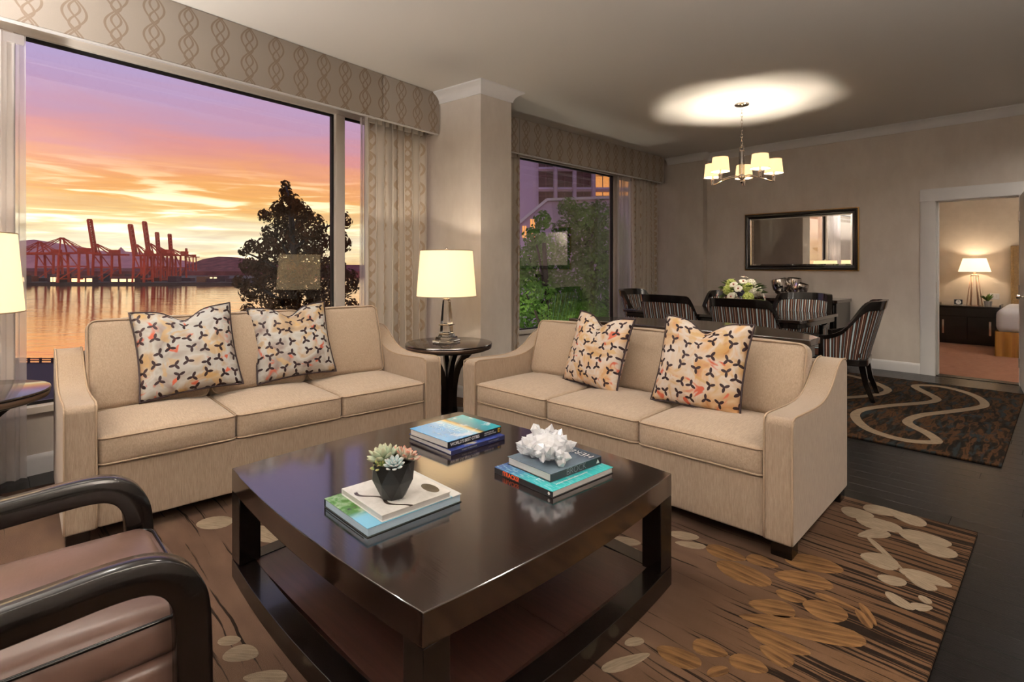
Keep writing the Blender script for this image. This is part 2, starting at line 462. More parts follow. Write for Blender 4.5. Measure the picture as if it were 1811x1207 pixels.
# second window wall (window_2)
bm = bmesh.new()
def cubeb(bm, x0, x1, y0, y1, z0, z1):
    bmesh.ops.create_cube(bm, size=1, matrix=Matrix.Translation(((x0+x1)/2, (y0+y1)/2, (z0+z1)/2)) @ Matrix.Diagonal((x1-x0, y1-y0, z1-z0, 1)))
cubeb(bm, -5.17, -4.97, 3.6, 8.2, -.01, .42); cubeb(bm, -5.17, -4.97, 3.6, 8.2, 2.80, CZ)
cubeb(bm, -5.17, -4.97, 3.6, 4.25, .42, 2.80); cubeb(bm, -5.17, -4.97, 7.75, 8.2, .42, 2.80)
struct(link('wall_left_dining', bm_done(bm), 'wall', smooth=None), 'warm grey papered wall around the dining window')
win2 = struct(thing('window_2', 'dining area picture window facing the green trees', None))
for nm, a in (('frame_head', (-5.08, -4.98, 4.25, 7.75, 2.74, 2.80)), ('frame_sill', (-5.08, -4.93, 4.25, 7.75, .42, .465)), ('mullion', (-5.08, -4.98, 7.06, 7.19, .465, 2.74)),
              ('mullion', (-5.08, -4.98, 4.25, 4.33, .465, 2.74)), ('mullion', (-5.08, -4.98, 7.68, 7.75, .465, 2.74))):
    box(nm, *a, 'alu', win2, bev=.004)
for y0, y1 in ((4.33, 7.06), (7.19, 7.68)):
    box('pane', -5.036, -5.032, y0, y1, .465, 2.74, 'glass', win2, bev=0)
    g = bmesh.new()
    for a in ((y0, y1, 2.72, 2.74), (y0, y1, .465, .48), (y0, y0+.012, .465, 2.74), (y1-.03, y1, .465, 2.74)):
        cubeb(g, -5.045, -5.01, *a)
    link('gasket', bm_done(g), 'gasket', win2, smooth=None)

# column between the windows and shallow corner pillar
A = (-3.91, 3.36); Bc = (-3.92, 3.775)
poly = [A, Bc, (-5.17, 3.775), w1(-.13, 2.458)]
struct(link('wall_column', prism_me(poly, -.01, CZ, 'z'), 'wall', smooth=None), 'warm grey papered column between the two windows')
struct(box('wall_pillar', -4.97, -3.95, 7.95, 8.2, -.01, CZ, 'wall', bev=0), 'shallow warm grey pilaster in the dining corner')
# back wall with the bedroom doorway
bm = bmesh.new()
cubeb(bm, -5.17, -1.10, YB, YB+.14, -.01, CZ); cubeb(bm, -1.10, -.37, YB, YB+.14, 2.085, CZ); cubeb(bm, -.37, 1.8, YB, YB+.14, -.01, CZ)
struct(link('wall_back', bm_done(bm), 'wall', smooth=None), 'warm grey papered back wall with the bedroom doorway')
struct(box('wall_right', 1.8, 1.95, -3.4, 8.2, -.01, CZ, 'wall', bev=0), 'warm grey papered wall on the right')
struct(box('wall_rear', -5.6, 1.8, -3.55, -3.4, -.01, CZ, 'wall', bev=0), 'warm grey papered wall behind the seating')
# mouldings
crown = [(0, CZ), (0, CZ-.105), (.012, CZ-.105), (.016, CZ-.088), (.03, CZ-.06), (.055, CZ-.035), (.085, CZ-.02), (.10, CZ-.012), (.10, CZ)]
def crownpath(name, pts, label): struct(link(name, sweep_me(crown, pts), 'white', smooth=30), label)
colL = w1(.50, 2.458)
crownpath('trim_1', [(-4.55, 3.775), Bc, A, colL], 'white cove crown moulding around the window column')
crownpath('trim_2', [(1.8, YB), (-3.95, YB), (-3.95, 7.95), (-4.56, 7.95)], 'white cove crown moulding along the back wall')
basep = [(0, 0), (0, .125), (.006, .125), (.012, .112), (.016, .095), (.016, 0)]
def basepath(name, pts, label): struct(link(name, sweep_me(basep, pts), 'white', smooth=30), label)
basepath('baseboard_back', [(-1.247, YB), (-3.95, YB), (-3.95, 7.95), (-4.97, 7.95)], 'white baseboard along the back wall')
basepath('baseboard_back_right', [(1.8, YB), (-.23, YB)], 'white baseboard right of the bedroom door')
basepath('baseboard_column', [(-4.97, 3.775), Bc, A, w1(.07, 2.458)], 'white baseboard around the window column')
basepath('baseboard_left', [w1(.07, 2.458), w1(.07, -4.0)], 'white baseboard under the harbour window')
basepath('baseboard_left_dining', [(-4.97, 7.95), (-4.97, 3.775)], 'white baseboard under the dining window')

# bedroom doorway: casing and open leaf
d1 = struct(thing('door_1', 'white bedroom door standing open with moulded casing', None))
cas = [(-.0, 0), (.0, .012), (.02, .022), (.035, .022), (.05, .03), (.13, .034), (.147, .034), (.147, 0)]
def casing_v(x_out, sgn, name):
    poly = [(x_out+sgn*a, YB-b) for a, b in cas]
    return link(name, prism_me(poly, 0, 2.085+.0, 'z'), 'white', d1, smooth=30)
casing_v(-1.247, 1, 'casing'); casing_v(-.223, -1, 'casing')
link('casing_head', prism_me([(YB-b, 2.232-a) for a, b in cas], -1.247, -.223, 'x'), 'white', d1, smooth=30)
box('jamb', -1.115, -1.095, YB-.02, YB+.16, 0, 2.10, 'white', d1); box('jamb', -.375, -.355, YB-.02, YB+.16, 0, 2.10, 'white', d1)
box('jamb_head', -1.115, -.355, YB-.02, YB+.16, 2.075, 2.10, 'white', d1)
box('door_stop', -1.095, -1.083, YB+.04, YB+.15, 0, 2.075, 'white', d1)
box('strike_plate', -1.097, -1.0925, YB+.005, YB+.03, .98, 1.12, 'chrome', d1)
leaf = box('leaf', -.0225, .0225, -.72, 0, .01, 2.07, 'white', d1, loc=(-.345, YB-.045, 0), rot=R(6))
for zc in (.25, 1.05, 1.85): box('hinge', -.035, -.021, -.01, .005, zc-.05, zc+.05, 'chrome', leaf, bev=.001)
knob = link('door_handle', lathe_me([(.001, 0), (.022, .0), (.022, .006), (.009, .01), (.009, .03), (.024, .04), (.026, .055), (.018, .065), (.001, .068)], 16), 'chrome', leaf, (-.0225, -.66, 1.0), (0, -PI/2, 0))
box('threshold', -1.10, -.37, YB-.01, YB+.15, -.004, .006, 'plank', d1)

# ================================================================== DRAPERY
def uvmesh(me, fn):
    uvl = me.uv_layers.new(name='UVMap')
    for p in me.polygons:
        for li in p.loop_indices:
            uvl.data[li].uv = fn(me.vertices[me.loops[li].vertex_index].co)
def valance(name, label, loc, rot, s0, s1, front, depth, seams, z0=2.655):
    t = thing(name, label, 'valance', loc, rot)
    cuts = [s0]+seams+[s1]
    for a, b in zip(cuts, cuts[1:]):
        me = box_me(front-.03, front, a+.0015, b-.0015, z0, CZ-.002, .006, 2)
        uvmesh(me, lambda c: (c.y, c.z)); link('front_panel', me, 'valance', t)
    for s in (s0, s1-.03):
        me = box_me(front-depth, front-.031, s, s+.03, z0, CZ-.002, .004, 1); uvmesh(me, lambda c: (c.x, c.z)); link('return_panel', me, 'valance', t)
    box('hem_trim', front-.034, front-.006, s0+.004, s1-.004, z0-.012, z0-.0005, 'lining', t, bev=.002)
    box('curtain_track', front-.19, front-.15, s0+.05, s1-.05, 2.70, 2.73, 'lining', t, bev=.002)
    return t
valance('window_valance', 'long taupe ogee-patterned fabric valance above the harbour window', W1['loc'], W1['rot'], -3.9, 2.445, .53, .45, [-3.0, -1.2, 1.735])
valance('window_valance', 'shorter taupe ogee-patterned fabric valance above the dining window', (0, 0, 0), 0, 3.79, 7.80, -4.53, .43, [4.5, 6.9])

def drape_me(s0, s1, z0, z1, wave=.075, amp=.03, n=10, seed=1, gather=.1, full=2.0):
    """hanging cloth; local y along the wall, x is fold depth"""
    r = random.Random(seed); L = s1-s0; m = int(L/wave*n); nz = 14; v, f = [], []; uv = []
    ph = [r.uniform(.75, 1.3) for _ in range(200)]; acc = 0; phase = []
    for i in range(m+1): phase.append(acc); acc += 2*PI/n*ph[int(i/n)]
    for k in range(nz+1):
        t = k/nz; z = z0+(z1-z0)*t
        for i in range(m+1):
            u = i/m; a = amp*(1-.25*t)*ph[(i//n+37) % 200]
            x = a*math.sin(phase[i])+.012*math.sin(u*9+t*2.0+seed)
            yy = s0+L*u+a*.35*math.sin(2*phase[i]+.7)+gather*.12*(1-t)*math.sin(u*PI*2+seed)*.3
            v.append((x, yy, z)); uv.append((u*L*full*1.0, z))
    for k in range(nz):
        for i in range(m): f.append((k*(m+1)+i, k*(m+1)+i+1, (k+1)*(m+1)+i+1, (k+1)*(m+1)+i))
    me = pydata(v, f, recalc=False); ul = me.uv_layers.new(name='UVMap')
    for lp in me.loops: ul.data[lp.index].uv = uv[lp.vertex_index]
    return me
def drape(name, label, me, mat, cat, loc, rot):
    t = thing(name, label, cat, loc, rot)
    c = link('cloth', me, mat, t, smooth=180)
    if mat == 'drape':
        s = c.modifiers.new('thick', 'SOLIDIFY'); s.thickness = .004
    ys = [p.co.y for p in me.vertices]; zs = [p.co.z for p in me.vertices]
    box('heading_tape', -.012, .012, min(ys)+.01, max(ys)-.01, max(zs)-.06, max(zs)-.001, mat, t, bev=.003)
    return t
def w1loc(off): x, y = w1(off, 0); return (x, y, 0)
drape('curtain', 'pleated beige ogee drape beside the lamp and column', drape_me(1.66, 2.385, .015, 2.705, .085, .050, 12, 3), 'drape', 'curtain', w1loc(.36), W1['rot'])
drape('sheer_curtain', 'narrow bunched white sheer beside the harbour window drape', drape_me(1.68, 1.83, .015, 2.705, .045, .018, 8, 5), 'sheer', 'curtain', w1loc(.25), W1['rot'])
drape('sheer_curtain', 'white sheer hanging at the far left of the harbour window', drape_me(-1.25, -.665, .015, 2.705, .06, .022, 10, 6), 'sheer', 'curtain', w1loc(.14), W1['rot'])
drape('curtain', 'beige ogee drape in the dining corner beside the back wall', drape_me(7.02, 7.745, .015, 2.705, .085, .044, 12, 8), 'drape', 'curtain', (-4.64, 0, 0), 0)
drape('sheer_curtain', 'bunched white sheer at the right of the dining window', drape_me(6.95, 7.28, .015, 2.705, .05, .02, 8, 9), 'sheer', 'curtain', (-4.84, 0, 0), 0)
drape('curtain', 'narrow strip of beige drape behind the column at the dining window', drape_me(4.30, 4.70, .015, 2.705, .07, .03, 12, 10), 'drape', 'curtain', (-4.74, 0, 0), 0)

# ================================================================== RUGS
def rug_mat(name):
    m, t, b = newmat(name)
    oc = t.n('ShaderNodeTexCoord').outputs['Object']
    sx = t.n('ShaderNodeSeparateXYZ', {0: oc})
    wob = t.noise(t.vmath('MULTIPLY', oc, (1.2, 1.2, 1)), 1.5, 3)
    v2 = t.vmath('ADD', t.vmath('MULTIPLY', oc, (.50, 21.0, 1)), t.n('ShaderNodeCombineXYZ', {0: 0.0, 1: t.math('MULTIPLY', wob, 1.6), 2: 0.0}).outputs[0])
    n1 = t.noise(v2, 2.2, 5, .6, .3)
    n2 = t.noise(t.vmath('MULTIPLY', oc, (.8, 2.2, 1)), 1.6, 3)
    # lines crowd together towards the right border of the rug
    dens = smooth01(t, sx.outputs[0], -1.3, -.35)
    th = t.math('MULTIPLY_ADD', dens, -.13, .62)
    line = smooth01(t, t.math('SUBTRACT', n1, th), -.02, .03)
    base = t.ramp(n2, [(.30, C(62, 45, 36)), (.5, C(84, 64, 52)), (.7, C(106, 84, 68))])
    base = t.mix(t.math('MULTIPLY', dens, .7), base, C(92, 66, 42))
    col = t.mix(line, base, C(26, 15, 10))
    pile = t.noise(oc, 420, 2)
    col = t.mix(t.math('MULTIPLY', pile, .25), col, (.02, .015, .01, 1))
    t.link(col, b.inputs['Base Color']); b.inputs['Roughness'].default_value = .95; b.inputs['Specular IOR Level'].default_value = .08
    t.link(t.n('ShaderNodeBump', {'Height': pile, 'Strength': .5, 'Distance': .004}).outputs[0], b.inputs['Normal'])
    return m
def rug2_mat(name):
    m, t, b = newmat(name)
    oc = t.n('ShaderNodeTexCoord').outputs['Object']
    n1 = t.noise(t.vmath('MULTIPLY', oc, (13, 2.6, 1)), 1.6, 4, .55, .8)
    n2 = t.noise(t.vmath('MULTIPLY', oc, (9, 2.0, 1)), 2.1, 4, .55, .5)
    col = t.ramp(n1, [(.36, C(18, 14, 11)), (.48, C(36, 26, 18)), (.56, C(76, 50, 28)), (.68, C(46, 33, 22))])
    col = t.mix(smooth01(t, n2, .52, .62), col, C(36, 42, 44))
    pile = t.noise(oc, 400, 2)
    col = t.mix(t.math('MULTIPLY', pile, .3), col, (.01, .01, .01, 1))
    t.link(col, b.inputs['Base Color']); b.inputs['Roughness'].default_value = .95; b.inputs['Specular IOR Level'].default_value = .08
    t.link(t.n('ShaderNodeBump', {'Height': pile, 'Strength': .5, 'Distance': .004}).outputs[0], b.inputs['Normal'])
    return m
M['rug'] = rug_mat('woodgrain_rug'); M['rug2'] = rug2_mat('dark_mottled_rug')
M['cream_pile'] = pm('cream_carved_pile', C(146, 130, 110), .95, spec=.08, col2=C(122, 106, 88), scale=40, stretch=(.3, 3, 1), bump=.6, bscale=420)
M['tan_pile'] = pm('tan_carved_pile', C(130, 96, 60), .95, spec=.08, col2=C(78, 55, 36), scale=9, stretch=(.5, 5, 1), bump=.6, bscale=420)
M['ribbon_pile'] = pm('beige_ribbon_pile', C(134, 116, 96), .95, spec=.08, col2=C(120, 104, 86), scale=30, bump=.5, bscale=420)

RZ = .012
rug = thing('area_rug', 'large brown woodgrain rug with carved tan and cream blossoms under the sofas', 'rug')
link('rug_body', box_me(-4.2, -.305, -.7, 3.44, .0005, RZ, .004, 2), 'rug', rug)
CREAM = [(-0.83,3.23,-0.7,3.26,0.14),(-0.75,3.17,-0.6,3.19,0.15),(-0.76,3.35,-0.59,3.40,0.12),(-0.64,3.4,-0.5,3.33,0.12),(-0.68,3.2,-0.56,3.18,0.12),(-0.69,2.98,-0.61,3.12,0.08),(-0.56,3.15,-0.38,3.19,0.16),(-0.48,3.09,-0.35,3.08,0.13),(-0.66,2.99,-0.49,2.78,0.03),(-0.64,2.8,-0.51,2.79,0.14),(-0.49,2.77,-0.33,2.78,0.09),(-0.47,2.75,-0.37,2.69,0.07),(-0.54,2.63,-0.46,2.68,0.08),(-0.5,2.54,-0.41,2.48,0.06),(-0.41,2.5,-0.36,2.55,0.05),(-0.4,2.61,-0.37,2.57,0.04),(-1.51,2.07,-1.39,2.17,0.09),(-1.43,2.04,-1.34,2.09,0.07),(-1.33,2.35,-1.22,2.41,0.08),(-1.27,2.29,-1.16,2.35,0.06),(-1.03,1.4,-0.97,1.56,0.05),(-1.05,1.55,-1.02,1.61,0.04),
         (-1.95,0.56,-1.87,0.63,0.08),(-1.79,0.57,-1.70,0.66,0.06),(-2.03,0.56,-1.98,0.61,0.05),(-2.80,0.91,-2.56,1.0,0.13),(-2.95,1.0,-2.78,1.0,0.1),(-3.05,0.75,-2.92,0.85,0.14)]
TAN = [(-1.15,2.36,-0.99,2.37,0.11),(-1.06,2.27,-0.85,2.26,0.14),(-0.99,2.41,-0.87,2.42,0.09),(-0.85,2.36,-0.67,2.44,0.12),(-0.86,2.52,-0.67,2.6,0.14),(-0.84,2.08,-0.71,2.15,0.11),(-0.8,2.23,-0.7,2.25,0.07),(-0.7,2.22,-0.57,2.26,0.13),(-0.69,2.33,-0.55,2.33,0.04),(-0.55,2.33,-0.49,2.25,0.04),(-0.55,2.38,-0.48,2.28,0.03),(-0.82,1.99,-0.49,2.16,0.12),(-0.78,1.93,-0.6,1.95,0.09),(-0.96,1.61,-0.83,1.64,0.09),(-0.89,1.72,-0.79,1.75,0.08),(-0.79,1.62,-0.76,1.69,0.04),(-0.77,1.74,-0.67,1.78,0.08),(-0.72,1.87,-0.62,1.86,0.08)]
def petal(p, q, w, mat, i):
    p, q = Vector(p), Vector(q); d = (q-p); L = d.length*1.1; c = (p+q)/2; ang = math.atan2(d.y, d.x)
    n = 20; lo, hi = [], []; hh = .0018+.0002*(i % 6)
    for k in range(n):
        a = 2*PI*k/n; e = 1+.05*math.sin(3*a+i)
        x = L/2*math.cos(a)*e; yy = w/2*math.sin(a)*e*(1+.22*math.cos(a)*(1 if i % 2 else -1))
        lo.append((x, yy)); hi.append((x*.96, yy*.95))
    v = [(x, yy, 0) for x, yy in lo]+[(x, yy, hh) for x, yy in hi]
    f = [tuple(range(n, 2*n))]+[(k, (k+1) % n, n+(k+1) % n, n+k) for k in range(n)]
    return link('petal', pydata(v, f), mat, rug, (c.x, c.y, RZ-.0005), ang)
for i, (a, b, c, d, w) in enumerate(CREAM): petal((a, b), (c, d), w, 'cream_pile', i)
for i, (a, b, c, d, w) in enumerate(TAN): petal((a, b), (c, d), w, 'tan_pile', i)

rug2 = thing('area_rug', 'dark mottled dining rug with a looping beige ribbon', 'rug')
link('rug_body', box_me(-4.55, -.30, 4.69, 7.50, .0005, RZ, .004, 2), 'rug2', rug2)
RB1 = [(-1.15,7.148),(-.92,6.691),(-.887,6.518),(-.959,6.312),(-1.173,5.932),(-1.29,5.601),(-1.275,5.337),(-1.134,5.032),(-.968,4.894),(-.813,4.871),(-.695,4.954),(-.678,5.031),(-.759,5.196),(-.896,5.373),(-.932,5.535),(-.881,5.799),(-.75,6.074),(-.579,6.456),(-.543,6.679),(-.627,6.994),(-.793,7.232),(-.985,7.318)]
RB2 = [(-2.2,7.35),(-1.9,7.33),(-1.66,7.205),(-1.462,6.996),(-1.321,6.764),(-1.305,6.548),(-1.357,6.346),(-1.477,6.099),(-1.75,5.7),(-1.95,5.2),(-2.3,4.95)]
for pts, cl in ((RB1, True), (RB2, False)):
    P = catmull([(x, y, 0) for x, y in pts], 6, cl); fr = frames(P, cl); v, f = [], []; n = len(P)
    for p, (t, s, u) in zip(P, fr):
        w = .034+.012*abs(t.x)
        for o, z in ((-w, 0), (-w*.94, .0022), (w*.94, .0022), (w, 0)): v.append((p.x+s.x*o, p.y+s.y*o, RZ-.0004+z))
    for k in range(n if cl else n-1):
        for j in range(3): f.append((k*4+j, k*4+j+1, ((k+1) % n)*4+j+1, ((k+1) % n)*4+j))
    link('ribbon_inlay', pydata(v, f), 'ribbon_pile', rug2, smooth=30)

# ================================================================== SOFAS
def sofa(label, loc, rz, W, zs, backtop, D=.93, arm=.125):
    """faces local -y; origin on the floor at the centre of the footprint"""
    t = thing('sofa', label, 'sofa', loc, rz); z = lambda h: h*zs
    b0 = .065; f = -D/2
    for sx in (-1, 1):
        for sy in (-1, 1):
            x0 = sx*(W/2-.055); y0 = sy*(D/2-.06)
            box('leg', x0-.045, x0+.045, y0-.045, y0+.045, 0, b0+.004, 'blackwood', t, bev=.006)
    box('base', -W/2+arm, W/2-arm, f+.012, D/2-.02, b0, z(.335), 'sofa', t, bev=.012, seg=3)
    link('back_frame', cushion_me(W-2*arm+.01, .15, z(.70), .03, (0, .01, 0), 6), 'sofa', t, (0, D/2-.085, b0+z(.35)))
    for sx in (-1, 1):
        prof = [(f, b0), (f, z(.585)), (f+.012, z(.612)), (f+.04, z(.622)), (f+.12, z(.620)), (f+.28, z(.612)), (f+.42, z(.612)), (f+.53, z(.628)), (f+.62, z(.665)), (f+.69, z(.715)), (f+.75, z(.755)), (f+.81, z(.778)), (f+.88, z(.782)), (D/2-.012, z(.77)), (D/2, z(.74)), (D/2, b0)]
        x0, x1 = (W/2-arm, W/2) if sx > 0 else (-W/2, -W/2+arm)
        a = link('arm', prism_me(prof, x0, x1, 'x', bev=.012, seg=3), 'sofa', t, smooth=60, wn=True)
        for xx in (x0+.004, x1-.004):
            pp = [(xx, p[0]-(.001 if k < 3 else 0), p[1]+.001) for k, p in enumerate(prof[:-2])]
            pp = [(xx, f-.001, b0+.01), (xx, f-.001, z(.3))]+pp[1:]
            link('piping', tube_me(catmull(pp, 3), .0045, 6), 'piping', a, smooth=180)
    n = 3; inner = W-2*arm; cw = inner/n
    for k in range(n):
        x = -inner/2+cw*(k+.5); h = z(.135); zc = z(.335)+h/2
        dd = D-.30
        c = link('seat_cushion', cushion_me(cw-.006, dd, h, .028, (0, .012, z(.035)), 8), 'sofaseat', t, (x, f+.002+dd/2, zc), smooth=180)
        for zz in (h/2-.010, -h/2+.010):
            link('piping', tube_me(rrect(cw-.002, dd+.004, .035, zz), .0048, 6, True), 'piping', c, smooth=180)
    ang = R(13); bh = backtop-z(.455)
    for k in range(n):
        x = -inner/2+cw*(k+.5); th = .17
        def lean(p, u, th=th, bh=bh):
            taper = 1-.35*max(0, u[2])*.8
            q = Vector((p.x*(1-.015*u[2]), p.y*taper, p.z)); return q
        c = link('back_cushion', cushion_me(cw-.004, th, bh/math.cos(ang), .045, (0, .035, .012), 8, lean), 'sofaseat', t, (x, D/2-.265+.02, z(.455)+bh/2), (-ang, 0, 0), smooth=180)
        L = bh/math.cos(ang)
        path = [Vector((p.x, -th*.40*(1-.28*max(0, p.y/(L/2)))-.004, p.y)) for p in rrect(cw-.016, L-.012, .045)]
        link('piping', tube_me(path, .0048, 6, True), 'piping', c, smooth=180)
    return t
S2 = dict(loc=(-1.935, 2.925, RZ), rz=R(1.6)); S1 = dict(loc=(-3.575, 1.262, RZ), rz=R(90-1.6))
sofa('cream upholstered three-seat sofa with its back to the dining area', S2['loc'], S2['rz'], 2.19, 1.0, .86)
sofa('cream upholstered three-seat sofa under the harbour window', S1['loc'], S1['rz'], 2.05, 1.045, .975)

# scatter cushions
def petal_print(name, seed, tones):
    m, t, b = newmat(name)
    uv = t.n('ShaderNodeTexCoord').outputs['UV']
    wash = t.n('ShaderNodeTexNoise', {'Vector': t.vmath('ADD', uv, (seed, seed*.7, 0)), 'Scale': 3.2, 'Detail': 3.0, 'Distortion': .8})
    wash2 = t.n('ShaderNodeTexNoise', {'Vector': t.vmath('ADD', uv, (seed*2.3, 4, 0)), 'Scale': 5.0, 'Detail': 2.0, 'Distortion': 1.0})
    col = t.ramp(wash.outputs[0], tones)
    col = t.mix(smooth01(t, wash2.outputs[0], .62, .70), col, C(196, 96, 70))
    col = t.mix(t.math('MULTIPLY', smooth01(t, wash2.outputs[0], .42, .34), .6), col, C(196, 158, 98))
    S = 6.6
    p = t.vmath('ADD', t.vmath('SCALE', uv), (seed*1.7, seed, 0)); p.node.inputs[0]
    sc = [n for n in m.node_tree.nodes if n.type == 'VECT_MATH' and n.operation == 'SCALE'][-1]; sc.inputs['Scale'].default_value = S
    mask = None
    for off in ((0, 0, 0), (.37, .51, 0)):
        pv = t.vmath('ADD', p, off) if off != (0, 0, 0) else p
        vo = t.n('ShaderNodeTexVoronoi', {'Vector': pv, 'Scale': 1.0, 'Randomness': .42}, voronoi_dimensions='2D', feature='F1')
        loc = t.vmath('SUBTRACT', pv, vo.outputs['Position'])
        rnd_ = t.n('ShaderNodeSeparateXYZ', {0: vo.outputs['Color']}).outputs[0]
        ang = t.math('MULTIPLY', rnd_, 6.283)
        for k in range(3):
            rot = t.n('ShaderNodeVectorRotate', {'Vector': loc, 'Angle': t.math('ADD', ang, k*2.094+(.25 if k == 1 else 0))}, rotation_type='Z_AXIS')
            s = t.n('ShaderNodeSeparateXYZ', {0: rot.outputs[0]})
            ex = t.math('DIVIDE', t.math('SUBTRACT', s.outputs[0], .19), .20)
            ey = t.math('DIVIDE', s.outputs[1], .098)
            e = t.math('ADD', t.math('MULTIPLY', ex, ex), t.math('MULTIPLY', ey, ey))
            k_ = t.math('LESS_THAN', e, 1.0)
            mask = k_ if mask is None else t.math('MAXIMUM', mask, k_)
        break
    col = t.mix(mask, col, C(40, 20, 24))
    t.link(col, b.inputs['Base Color']); b.inputs['Roughness'].default_value = .6; b.inputs['Specular IOR Level'].default_value = .3
    wr = t.noise(uv, 7, 3)
    t.link(t.n('ShaderNodeBump', {'Height': t.math('ADD', t.math('MULTIPLY', mask, .4), wr), 'Strength': .25, 'Distance': .012}).outputs[0], b.inputs['Normal'])
    return m
def pillow_me(S, T, chop, n=22, seed=0):
    v, f, uv = [], [], []
    for side in (1, -1):
        for j in range(n+1):
            for i in range(n+1):
                u, w = -1+2*i/n, -1+2*j/n
                pin = 1-.07*(1-u*u)*abs(w)**3 ; pin2 = 1-.07*(1-w*w)*abs(u)**3
                x = u*S/2*pin2; y = w*S/2*pin
                th = T/2*((1-abs(u)**2.6)*(1-abs(w)**2.6))**.55
                th *= 1+.10*math.sin(5*u+seed)*math.cos(4*w+seed*2)
                top = max(0, w); c = math.exp(-(u/.30)**2)
                y -= chop*c*top**1.6
                th *= 1-.45*math.exp(-(u/.10)**2)*top**1.2
                v.append((x, y, side*th)); uv.append(((u+1)/2, (w+1)/2))
    N = (n+1)*(n+1)
    for s in (0, 1):
        for j in range(n):
            for i in range(n):
                a = s*N+j*(n+1)+i; q = (a, a+1, a+n+2, a+n+1); f.append(q if s == 0 else q[::-1])
    me = pydata(v, f, recalc=False); ul = me.uv_layers.new(name='UVMap')
    for lp in me.loops: ul.data[lp.index].uv = uv[lp.vertex_index]
    bm = bmesh.new(); bm.from_mesh(me); bmesh.ops.remove_doubles(bm, verts=bm.verts, dist=.0006); bm.to_mesh(me); bm.free()
    edge = []
    idx = lambda i, j: v[j*(n+1)+i]
    edge = [idx(i, 0) for i in range(n)]+[idx(n, j) for j in range(n)]+[idx(i, n) for i in range(n, 0, -1)]+[idx(0, j) for j in range(n, 0, -1)]
    return me, edge
M['pipe_dark'] = pm('dark_plum_piping', C(44, 26, 28), .6)
def throw_pillow(label, loc, rz, lean, roll, S, seed, tones):
    t = thing('throw_pillow', label, 'pillow', loc, rz, group='blossom print throw pillows')
    piv = (R(90-lean), R(roll), 0)
    me, edge = pillow_me(S, .18, .07, seed=seed)
    link('cover', me, petal_print('sprig_print_%d' % seed, seed*3.1+1, tones), t, (0, 0, S/2*math.cos(R(lean))), piv, smooth=180)
    link('piping', tube_me([Vector(e) for e in edge], .006, 6, True), 'pipe_dark', t, (0, 0, S/2*math.cos(R(lean))), piv, smooth=180)
    return t
grey = [(.28, C(130, 108, 102)), (.42, C(170, 164, 156)), (.52, C(190, 190, 186)), (.64, C(180, 154, 122)), (.75, C(150, 134, 116))]
warm = [(.28, C(176, 124, 70)), (.42, C(204, 176, 142)), (.52, C(210, 200, 190)), (.64, C(208, 168, 122)), (.75, C(190, 134, 98))]
throw_pillow('grey floral throw pillow with dark sprigs, leftmost on the harbour window sofa', (-3.69, .845, .553), R(86), 22, -4, .535, 1, grey)
throw_pillow('greyish pink floral throw pillow with dark sprigs, nearer the lamp on the harbour window sofa', (-3.69, 1.475, .553), R(84), 21, -3, .515, 2, grey)
throw_pillow('amber floral throw pillow with dark sprigs, left one on the sofa backing the dining area', (-2.21, 2.935, .490), R(-8), 17, 3, .505, 3, warm)
throw_pillow('cream floral throw pillow with maroon sprigs, right one on the sofa backing the dining area', (-1.47, 2.93, .490), R(3), 17, 3, .525, 4, warm)

# ================================================================== COFFEE TABLE
def bowed(x0, x1, y0, y1, b, k=10):
    P = []
    for (ax, ay, bx, by, nx, ny) in ((x0, y0, x1, y0, 0, -1), (x1, y0, x1, y1, 1, 0), (x1, y1, x0, y1, 0, 1), (x0, y1, x0, y0, -1, 0)):
        for i in range(k):
            t = i/k; q = 4*t*(1-t)*b; P.append((ax+(bx-ax)*t+nx*q, ay+(by-ay)*t+ny*q))
    return P
CT = .462
ct = thing('coffee_table', 'large square espresso coffee table with bowed sides and lower shelf', 'table', (-1.765, 1.345, RZ), R(1.5))
hx, hy = .665, .615
link('table_top', prism_me(bowed(-hx, hx, -hy, hy, .034), .3735-RZ, CT-RZ, 'z', bev=.003), 'tabletop', ct, smooth=20)
def railpoly(axis, s, w=.075):
    a = bowed(-hx, hx, -hy, hy, .034)
    k = 10; seg = {('y', -1): a[0:11], ('x', 1): a[10:21], ('y', 1): a[20:31], ('x', -1): a[30:40]+a[0:1]}[(axis, s)]
    inn = [(p[0]*(1-w/hx) if axis == 'x' else p[0], p[1]*(1-w/hy) if axis == 'y' else p[1]) for p in seg]
    return seg+inn[::-1]
for ax, s in (('y', -1), ('x', 1), ('y', 1), ('x', -1)):
    link('bottom_rail', prism_me(railpoly(ax, s, .075), 0, .075, 'z', bev=.002), 'blackwood', ct, smooth=20)
for sx in (-1, 1):
    for sy in (-1, 1):
        x0, x1 = sorted((sx*hx, sx*(hx-.085))); y0, y1 = sorted((sy*hy, sy*(hy-.085)))
        box('leg', x0, x1, y0, y1, 0.0755, .373-RZ, 'blackwood', ct, bev=.003)
for k in range(2):
    box('shelf_board', -hx+.06, hx-.06, -hy+.06+k*(hy-.06)+.001, -hy+.06+(k+1)*(hy-.06)-.001, .045, .072, 'shelfwood', ct, bev=.001)

